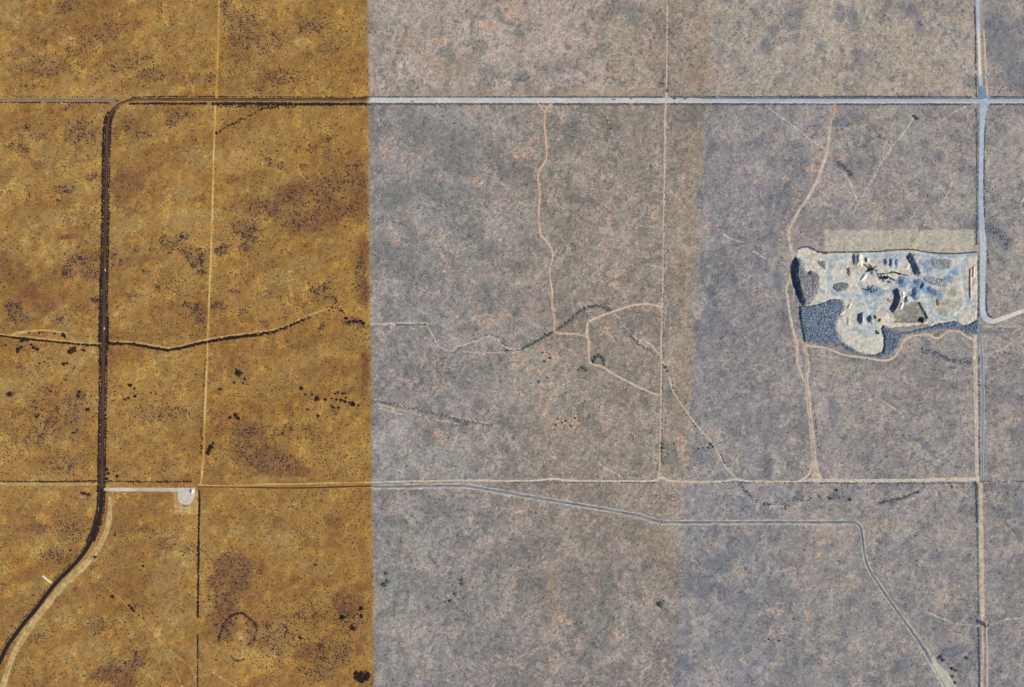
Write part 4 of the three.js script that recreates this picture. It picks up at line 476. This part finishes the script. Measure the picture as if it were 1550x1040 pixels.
cluster('the group under the lone round clump', [[371, 574, 2.6], [368, 580, 2], [355, 579, 2.4], [334, 589, 2.4]]);
cluster('the trio right of the sandy track', [[349, 632, 3], [357, 628, 3.6], [361, 633, 3.2]]);
cluster('the big black thicket at the bottom', [[540.5, 1020, 5], [542, 1027, 5.6], [549, 1022.5, 6.4], [555, 1026, 5.8], [557.5, 1020.5, 4.6], [548.4, 1030, 4.6], [545.5, 1024, 5]]);
cluster('the loose group above the big thicket', [[548, 921, 4], [519.5, 935, 4.4], [547, 932.5, 3.2], [535, 951, 4.2], [456, 966, 2.8], [478, 855, 2.4]], 0);
cluster('the knot just below the western wash', [[28, 529, 3.6], [33, 526, 3], [26.5, 533, 2.4], [48, 522, 2.4], [52, 526, 3], [57.5, 529, 3], [9, 523, 2]]);
cluster('the dark lump on the western wash', [[37, 513.5, 4.2], [42, 514.4, 3.6], [33, 516.5, 3]]);
cluster('the pale sand crescent by the western wash', [[60, 503.6, 2.4], [65, 503, 2], [97, 507, 3.8], [99, 510, 2.4], [44, 503.6, 1.8], [83, 505, 1.8]]);
cluster('the clump left of the dark paved road', [[108, 533, 5], [112, 530, 5.4], [114, 527, 3]], 0, 'red');
cluster('the group below the reddish clump', [[97, 551, 3.4], [102, 550, 2.2], [128, 530.5, 2.4], [124, 530, 1.8], [60, 550, 2], [67, 547.5, 1.6]]);
cluster('the pasture left of the paved road', [[56, 631, 2.6], [59, 628, 2], [133, 620, 3.2], [119, 600, 3], [121, 593, 3], [100, 575, 1.8], [78, 592, 1.8], [16, 597, 4], [124, 612, 1.8], [138, 600, 1.6], [110, 655, 1.6]]);
cluster('the cluster right of the paved road', [[198, 583, 3.4], [204, 588, 2.4], [205, 600, 3], [195, 602.5, 2.4], [190, 605, 2.2], [229, 595, 1.8], [236, 596, 1.8]]);
cluster('the tufts above the pale pad driveway', [[163, 711, 2.8], [164.5, 717, 2.8], [178, 721, 2.8], [163, 725, 2.4]], 1);
cluster('the patch left of the pad driveway', [[124, 746, 2.4], [129, 747, 3], [134.5, 748.5, 2.8]], 0, 'red');
cluster('the row beside the faint diagonal track', [[171, 903, 3], [196, 917, 2.6], [200, 921, 3], [203, 925, 2.6], [217, 857, 2.4], [144, 843, 3], [107, 833, 2]]);
for (const [x, y, r, l] of [[1266.3, 741.5, 1.9, 'uppermost of three small black junipers below the eastern dirt road'], [1256.5, 754.4, 1.9, 'leftmost of three small black junipers below the eastern dirt road'], [1286.5, 756, 2.1, 'rightmost of three small black junipers below the eastern dirt road'], [1441, 736.5, 1.7, 'small black juniper near the right end of the eastern dirt road'], [1201.5, 937, 1.4, 'tiny black juniper alone left of the diagonal channel'], [1164, 967.5, 1.5, 'left one of two tiny black junipers at the bottom'], [1180, 970, 1.2, 'right one of two tiny black junipers at the bottom']]) bush(x, y, r, l, null, 'black', 'juniper', 'juniper_tree');
cluster('the crescent on the right small hill', [[900, 546, 2.6], [902.5, 541, 3], [907, 538.4, 3], [911, 541, 3], [914, 546, 3.2], [914.5, 552, 2.2], [898.5, 548.5, 2]]);
cluster('the crescent on the left small hill', [[877, 560, 2.4], [880.5, 556.5, 2.6], [884, 557.6, 2.6], [888, 561, 2.2]]);
bush(1000.5, 914.5, 5, 'lone round slate green shrub clump in the lower grey land', null);
cluster('the clump just right of the amber edge', [[584.5, 868, 3], [587, 880, 4], [582, 885, 4]], 1);
cluster('the slanting chain in the lower grey land', [[699, 878, 2.6], [700, 884, 3], [688.5, 899, 2.8], [682, 910, 3.4], [674, 911, 2.2]]);
cluster('the pink soil below the winding track', [[833, 542, 2.6], [825, 547, 2.4], [816, 578, 2.6], [829, 572, 2], [822, 534, 2], [845, 634, 2], [851, 640, 2], [857, 637, 2.2], [842, 643, 2], [871, 633, 2], [878, 637, 2], [864, 645, 2]]);
cluster('the string along the long pinkish track', [[1002.5, 672, 2.6], [1003, 678, 3], [1002.5, 684, 2.4], [1008, 556, 2.6], [1011, 562, 2.6], [1003, 588, 1.8], [1011, 137, 2.6], [1002, 126, 2]], 1);
cluster('the dark knot on the diagonal wash', [[1076, 672, 3], [1079.5, 676, 2.8], [1073, 678, 2.4], [1058, 679, 2.4], [1064, 678, 2]]);
cluster('the group where the diagonal channel ends', [[1424, 995, 3.6], [1428, 999, 3.2], [1442, 1012, 3.4], [1447, 1015, 2.6], [1442, 1024, 2.6], [1464, 996.5, 3], [1446, 1033, 2.8]], 1);
cluster('the pair on the faint right diagonal', [[1384, 176, 2.6], [1388, 179, 3]]);
function along(pts, step, rr, off, phrase, ax = 0, tone = 'dark') {
  const L = spline(pts, step).map((p) => [p[0] + (ax ? rnd() - 0.5 : 0) * off, p[1] + (ax ? 0 : rnd() - 0.5) * off, 0.85 * lerp(rr[0], rr[1], rnd())]).filter(([x, y]) => !blocked(x, y)).sort((a, b) => a[ax] - b[ax]);
  L.forEach(([x, y, r], i) => bush(x, y, r, `${ORD(i)} ${tone} shrub from the ${ax ? 'top' : 'left'} in ${phrase}`, phrase));
}
along([[167, 520], [200, 521], [230, 526], [255, 530], [276, 526.5], [300, 520.5], [340, 513], [388, 507]], 4.6, [2.1, 2.9], 1.6, 'the black wash line right of the paved road', 0, 'black');
along([[396, 505], [420, 500], [446, 490], [460, 483]], 6, [1.6, 2.8], 4, 'the thinning upper part of the wash');
along([[495, 466], [508, 466], [521, 473]], 4, [1.3, 2], 2, 'the short arched row at the wash head');
along([[525, 484], [536, 489], [550, 488]], 5, [2, 3], 6, 'the knot at the amber edge near the wash');
along([[0, 508.5], [25, 511.5], [50, 514], [90, 518.4], [120, 521], [148, 523]], 5.2, [1.4, 2.1], 1.2, 'the thin wash line left of the paved road', 0, 'black');
along([[301, 744], [302.5, 752], [302, 765], [301, 800], [300.6, 860], [299.6, 930]], 5.8, [1.3, 2.2], 1, 'the straight hedge line below the pale pad', 1, 'brown');
along([[299.4, 965], [299.6, 995]], 6, [1.2, 1.9], 1, 'the lower end of the straight hedge line', 1, 'brown');
along([[786, 529], [806, 521], [824, 511], [836, 503.5]], 5.6, [1.6, 2.4], 1.6, "the wash left of the winding track's foot", 0, 'slate');
along([[848, 496], [862, 485], [880, 471], [897, 463.5], [914, 466], [926, 472]], 7, [1.5, 2.5], 3, "the arched wash right of the winding track's foot", 0, 'slate');
console.log('bushes', bushes);

// ---------------------------------------------------------------- vehicles
const tyreM = paint([40, 40, 42], 0.9), rimM = paint([150, 150, 152], 0.4, 0.6), glassM = paint([38, 44, 52], 0.15), lampM = paint([235, 235, 228], 0.2);
function profile(pts, w, bev = 0.08) { const s = new THREE.Shape(); pts.forEach(([x, y], i) => i ? s.lineTo(x, y) : s.moveTo(x, y)); const g = new THREE.ExtrudeGeometry(s, { depth: w - 2 * bev, bevelEnabled: true, bevelSize: bev, bevelThickness: bev, bevelSegments: 2 }); g.translate(0, 0, -(w - 2 * bev) / 2); return g; }
const box = (w, h, d, x = 0, y = 0, z = 0) => { const g = new THREE.BoxGeometry(w, h, d); g.translate(x, y, z); return g; };
const tyreG = (() => { const g = new THREE.TorusGeometry(0.26, 0.12, 8, 16); g.scale(1, 1, 1.1); return g; })(), rimG = (() => { const g = new THREE.CylinderGeometry(0.2, 0.2, 0.2, 12); g.rotateX(Math.PI / 2); return g; })();
function wheel(p, x, z, s = 1) { const w = part(p, 'wheel', rimG, rimM); w.position.set(x, 0.38 * s, z); w.scale.setScalar(s); const t = part(w, 'tyre', tyreG, tyreM); return t; }
function car(px, py, turn, colour, label, y, pickup) {
  const g = thing(pickup ? 'pickup_truck' : 'car', label, pickup ? 'pickup truck' : 'car', 'vehicles on the roads', px, py, y, turn), m = paint(colour, 0.35);
  part(g, 'body', pickup ? profile([[-2.6, 0.4], [2.6, 0.4], [2.6, 0.95], [1.2, 1.1], [-0.6, 1.1], [-2.6, 1.1]], 1.95) : profile([[-2.3, 0.35], [2.3, 0.35], [2.3, 0.85], [1.1, 1.0], [-2.1, 1.05], [-2.3, 0.8]], 1.85), m);
  const gl = part(g, 'window_band', pickup ? profile([[-0.6, 1.1], [1.1, 1.1], [0.6, 1.7], [-0.4, 1.7]], 1.6) : profile([[-2.0, 1.0], [1.1, 0.98], [0.3, 1.5], [-1.6, 1.5]], 1.55), glassM);
  part(g, 'roof', pickup ? box(0.95, 0.08, 1.5, 0.1, 1.76, 0) : box(1.8, 0.08, 1.4, -0.65, 1.56, 0), m);
  for (const sx of [-1.45, 1.45]) for (const sz of [-0.8, 0.8]) wheel(g, sx, sz);
  for (const sz of [-0.65, 0.65]) part(g, 'headlight', box(0.1, 0.16, 0.36, pickup ? 2.65 : 2.36, 0.75, sz), lampM);
}
const RY = 0.34;
car(624.6, 153.6, 0, [26, 28, 30], 'black car on the pale main road nearest the amber land', RY);
car(929.5, 150.4, Math.PI, [30, 32, 34], 'black car on the main road, left one of the pair before the crossing', RY);
car(955.5, 149.4, Math.PI, [86, 88, 92], 'grey car on the main road, right one of the pair before the crossing', RY);
car(1021.5, 149.8, Math.PI, [14, 16, 18], 'black pickup on the main road just right of the crossing', RY, true);
car(1037, 149.8, Math.PI, [14, 16, 18], 'black pickup farther right of the crossing on the main road', RY, true);
car(159.4, 408.6, Math.PI / 2, [236, 234, 230], 'white car on the dark paved road, upper of two', RY);
car(157.8, 497.4, Math.PI / 2, [236, 234, 230], 'white car on the dark paved road, lower of two near the wash', RY);
car(1319.5, 459, 0.4, [240, 240, 236], 'white pickup parked in the open middle of the quarry yard', 0.36, true);
{ // box trailer, dump truck
  const g = thing('box_trailer', 'white box trailer parked right of the pale sand stockpile', 'trailer', null, 1313, 394, 0.45, Math.PI / 2);
  part(g, 'box_body', profile([[-4.4, 1.1], [4.4, 1.1], [4.4, 3.6], [-4.4, 3.6]], 2.7), paint([240, 238, 232], 0.5)); part(g, 'chassis', box(8.4, 0.3, 1.1, 0, 0.9, 0), tyreM); part(g, 'drawbar', box(1.6, 0.2, 0.3, 5.1, 0.85, 0), tyreM); for (const sx of [-3, -1.9]) for (const sz of [-1.1, 1.1]) wheel(g, sx, sz, 1.3);
  const truck = (px, py, turn, label, bed) => { const t = thing('dump_truck', label, 'dump truck', 'dump trucks in the quarry', px, py, 0.5, turn); part(t, 'dump_bed', profile([[-4, 1.4], [0.8, 1.2], [1.4, 3], [-4.2, 2.8]], 3), paint(bed, 0.7)); part(t, 'cab', profile([[1.6, 0.8], [3.6, 0.8], [3.6, 1.9], [3.1, 2.9], [1.6, 2.9]], 2.5), paint([214, 208, 190], 0.5)); part(t, 'windscreen', box(0.1, 0.7, 2, 3.42, 2.35, 0), glassM); part(t, 'chassis', box(7.4, 0.4, 1.2, -0.2, 0.95, 0), tyreM); for (const sx of [-3, -1.6, 2.6]) for (const sz of [-1.2, 1.2]) wheel(t, sx, sz, 1.5); };
  truck(1325.2, 480, 1.2, 'dark dump truck beside the small reddish heap in the south yard', [52, 50, 56]); truck(1328.6, 503, 1.9, 'dump truck with a white cab on the pale south floor of the quarry', [62, 58, 56]);
}
// ---------------------------------------------------------------- quarry plant
const steel = paint([44, 46, 52], 0.6, 0.2), steelP = paint([150, 152, 156], 0.5, 0.3), belt = paint([30, 30, 34], 0.9), whiteS = paint([232, 232, 230], 0.5);
function conveyor(a, b, h0, h1, label, w = 1.5) {
  w *= 1.3;
  const dx = X(b[0]) - X(a[0]), dz = Z(b[1]) - Z(a[1]), L = Math.hypot(dx, dz), t = thing('conveyor', label, 'conveyor', 'conveyors of the crushing plant', a[0], a[1], 0.4, -Math.atan2(dz, dx)), sl = Math.atan2(h1 - h0, L), R = Math.hypot(L, h1 - h0);
  const inc = (g) => { g.rotateZ(sl); g.translate(0, h0, 0); return g; };
  part(t, 'belt', inc(box(R, 0.16, w * 0.75, R / 2, 0.35, 0)), belt);
  for (const s of [-1, 1]) { const gs = [box(R, 0.18, 0.14, R / 2, 0.42, s * w / 2), box(R, 0.14, 0.14, R / 2, -0.55, s * w / 2)]; const k = Math.max(3, Math.round(R / 2.2)); for (let i = 0; i < k; i++) { const q = box(0.09, 1.25, 0.09); q.rotateZ(i % 2 ? 0.85 : -0.85); q.translate((i + 0.5) * R / k, -0.06, s * w / 2); gs.push(q); } part(t, 'side_frame', inc(mergeGeometries(gs)), steel); }
  for (const f of [0.3, 0.78]) for (const s of [-1, 1]) { const hh = h0 + f * (h1 - h0) - 0.3; part(t, 'leg', box(0.22, hh + 0.3, 0.22, f * L, (hh - 0.3) / 2, s * (w / 2 + 0.15)), steel); }
  const hop = new THREE.CylinderGeometry(1.5, 0.6, 1.4, 4); hop.rotateY(Math.PI / 4); hop.translate(0.3, h0 + 1.1, 0); part(t, 'hopper', hop, steelP);
  const drum = new THREE.CylinderGeometry(0.35, 0.35, w * 0.9, 10); drum.rotateX(Math.PI / 2); drum.translate(L, h1 + 0.25, 0); part(t, 'head_drum', drum, steel);
}
conveyor([1325, 413], [1313.5, 400.5], 1.2, 7, 'conveyor leaning up to the left, longer one of the crossed pair', 2.2);
conveyor([1315, 411.5], [1324.5, 403], 1.2, 6, 'conveyor leaning up to the right, shorter one of the crossed pair', 1.8);
conveyor([1312.5, 412], [1318.5, 406], 1, 3, 'short stub conveyor at the foot of the crossed pair', 2.4);
conveyor([1326, 414.5], [1325.6, 407.5], 1, 4.5, 'short upright-running conveyor right of the crossed pair', 1.6);
conveyor([1345, 414.4], [1353, 411.6], 1, 3, 'short feeder conveyor joining the long stacker beside the crusher', 1.5);
conveyor([1352.5, 411.8], [1371.5, 417.6], 1.4, 8.5, 'longest conveyor, a stacker running right from the crusher plant', 1.6);
conveyor([1344.5, 419], [1352.5, 425], 1, 5.5, 'conveyor slanting down right from the crusher body', 2);
conveyor([1340, 414.6], [1332.5, 415.4], 1.2, 5, 'conveyor running left along the top of the crusher plant', 1.6);
conveyor([1333.6, 423], [1332.4, 415.8], 1, 4, 'conveyor at the far left of the crusher plant running up', 2);
conveyor([1338, 427], [1337, 419], 1, 3.6, 'conveyor tucked between the crusher and its left conveyor', 1.4);
conveyor([1315.5, 439.5], [1308.8, 438], 1, 4, 'left low conveyor of the mobile screening set south of the crusher', 1.8);
conveyor([1315.5, 440.5], [1319.5, 432.5], 1, 5, 'upright-running middle conveyor of the mobile screening set', 1.5);
conveyor([1320, 443], [1316.4, 435.5], 1, 4, 'slanting inner conveyor of the mobile screening set', 1.3);
conveyor([1323, 442.5], [1327, 438], 1, 4.5, 'right hand conveyor of the mobile screening set', 1.3);
{
  const g = thing('crusher_plant', 'dark crusher with white platforms at the centre of the quarry', 'crusher', null, 1341.5, 421, 0.4, 0.5);
  part(g, 'crusher_body', profile([[-4, 0.8], [4, 0.8], [4, 4.2], [2.4, 5.4], [-2.8, 5.4], [-4, 3.6]], 4.2), steel);
  const hop = new THREE.CylinderGeometry(3.1, 1.3, 2.4, 4, 1, true); hop.rotateY(Math.PI / 4); hop.translate(-1.4, 6.5, 0); part(g, 'feed_hopper', hop, paint([96, 98, 104], 0.6));
  part(g, 'platform', box(7.4, 0.2, 2.2, 0.6, 3.2, 3.4), whiteS); part(g, 'platform', box(2, 0.2, 6.4, -5.4, 2.8, 0), whiteS);
  part(g, 'motor_house', box(2.4, 2.2, 2.6, 5.6, 1.5, -0.6), whiteS); for (const sx of [-3.4, 3.4]) for (const sz of [-1.9, 1.9]) part(g, 'leg', box(0.4, 1.4, 0.4, sx, 0.3, sz), steel);
  const k = thing('screen_deck', 'dark vibrating screen with a white walkway beside the crusher', 'screen', null, 1347.5, 427.5, 0.4, -0.6);
  part(k, 'screen_box', profile([[-3, 1.6], [3, 0.8], [3, 2.2], [-3, 3.4]], 2.4), steel); part(k, 'walkway', box(6, 0.16, 1.1, 0, 1.9, 2), whiteS); for (const sx of [-2.4, 2.4]) for (const sz of [-1, 1]) part(k, 'leg', box(0.25, 1.7, 0.25, sx, 0.5, sz), steel);
}
{ // on the pale pad
  const g = thing('control_shed', 'small white shed in the upper right corner of the pale pad', 'shed', null, 291.5, 743.6, 0.3, 0);
  part(g, 'wall', box(4.6, 2.4, 7, 0, 1.2, 0), paint([214, 208, 200], 0.8)); const rf = part(g, 'roof', profile([[-2.7, 2.35], [2.7, 2.35], [0, 3.1]], 7.6, 0.06), paint([240, 236, 228], 0.6)); part(rf, 'vent', box(0.7, 0.5, 0.7, 0.9, 3.0, -1), steel); part(g, 'door', box(0.06, 1.9, 0.95, -2.33, 1.0, 1.2), steelP);
  const p = thing('pump_unit', 'small dark pump cabinet at the foot of the pale pad', 'pump', null, 281.2, 766.2, 0.2, 0);
  part(p, 'skid', box(6.6, 0.3, 2.6, 0, 0.15, 0), steel); part(p, 'cabinet', profile([[-2.9, 0.3], [-0.6, 0.3], [-0.6, 2], [-2.9, 2]], 2), paint([50, 58, 56], 0.6)); part(p, 'tank_lid', box(1.5, 1.2, 1.5, 0.4, 0.9, 0), whiteS); part(p, 'motor', profile([[1.5, 0.3], [3.0, 0.3], [3.0, 1.5], [1.5, 1.5]], 1.8), paint([46, 48, 50], 0.6));
}
renderer.render(scene, camera);
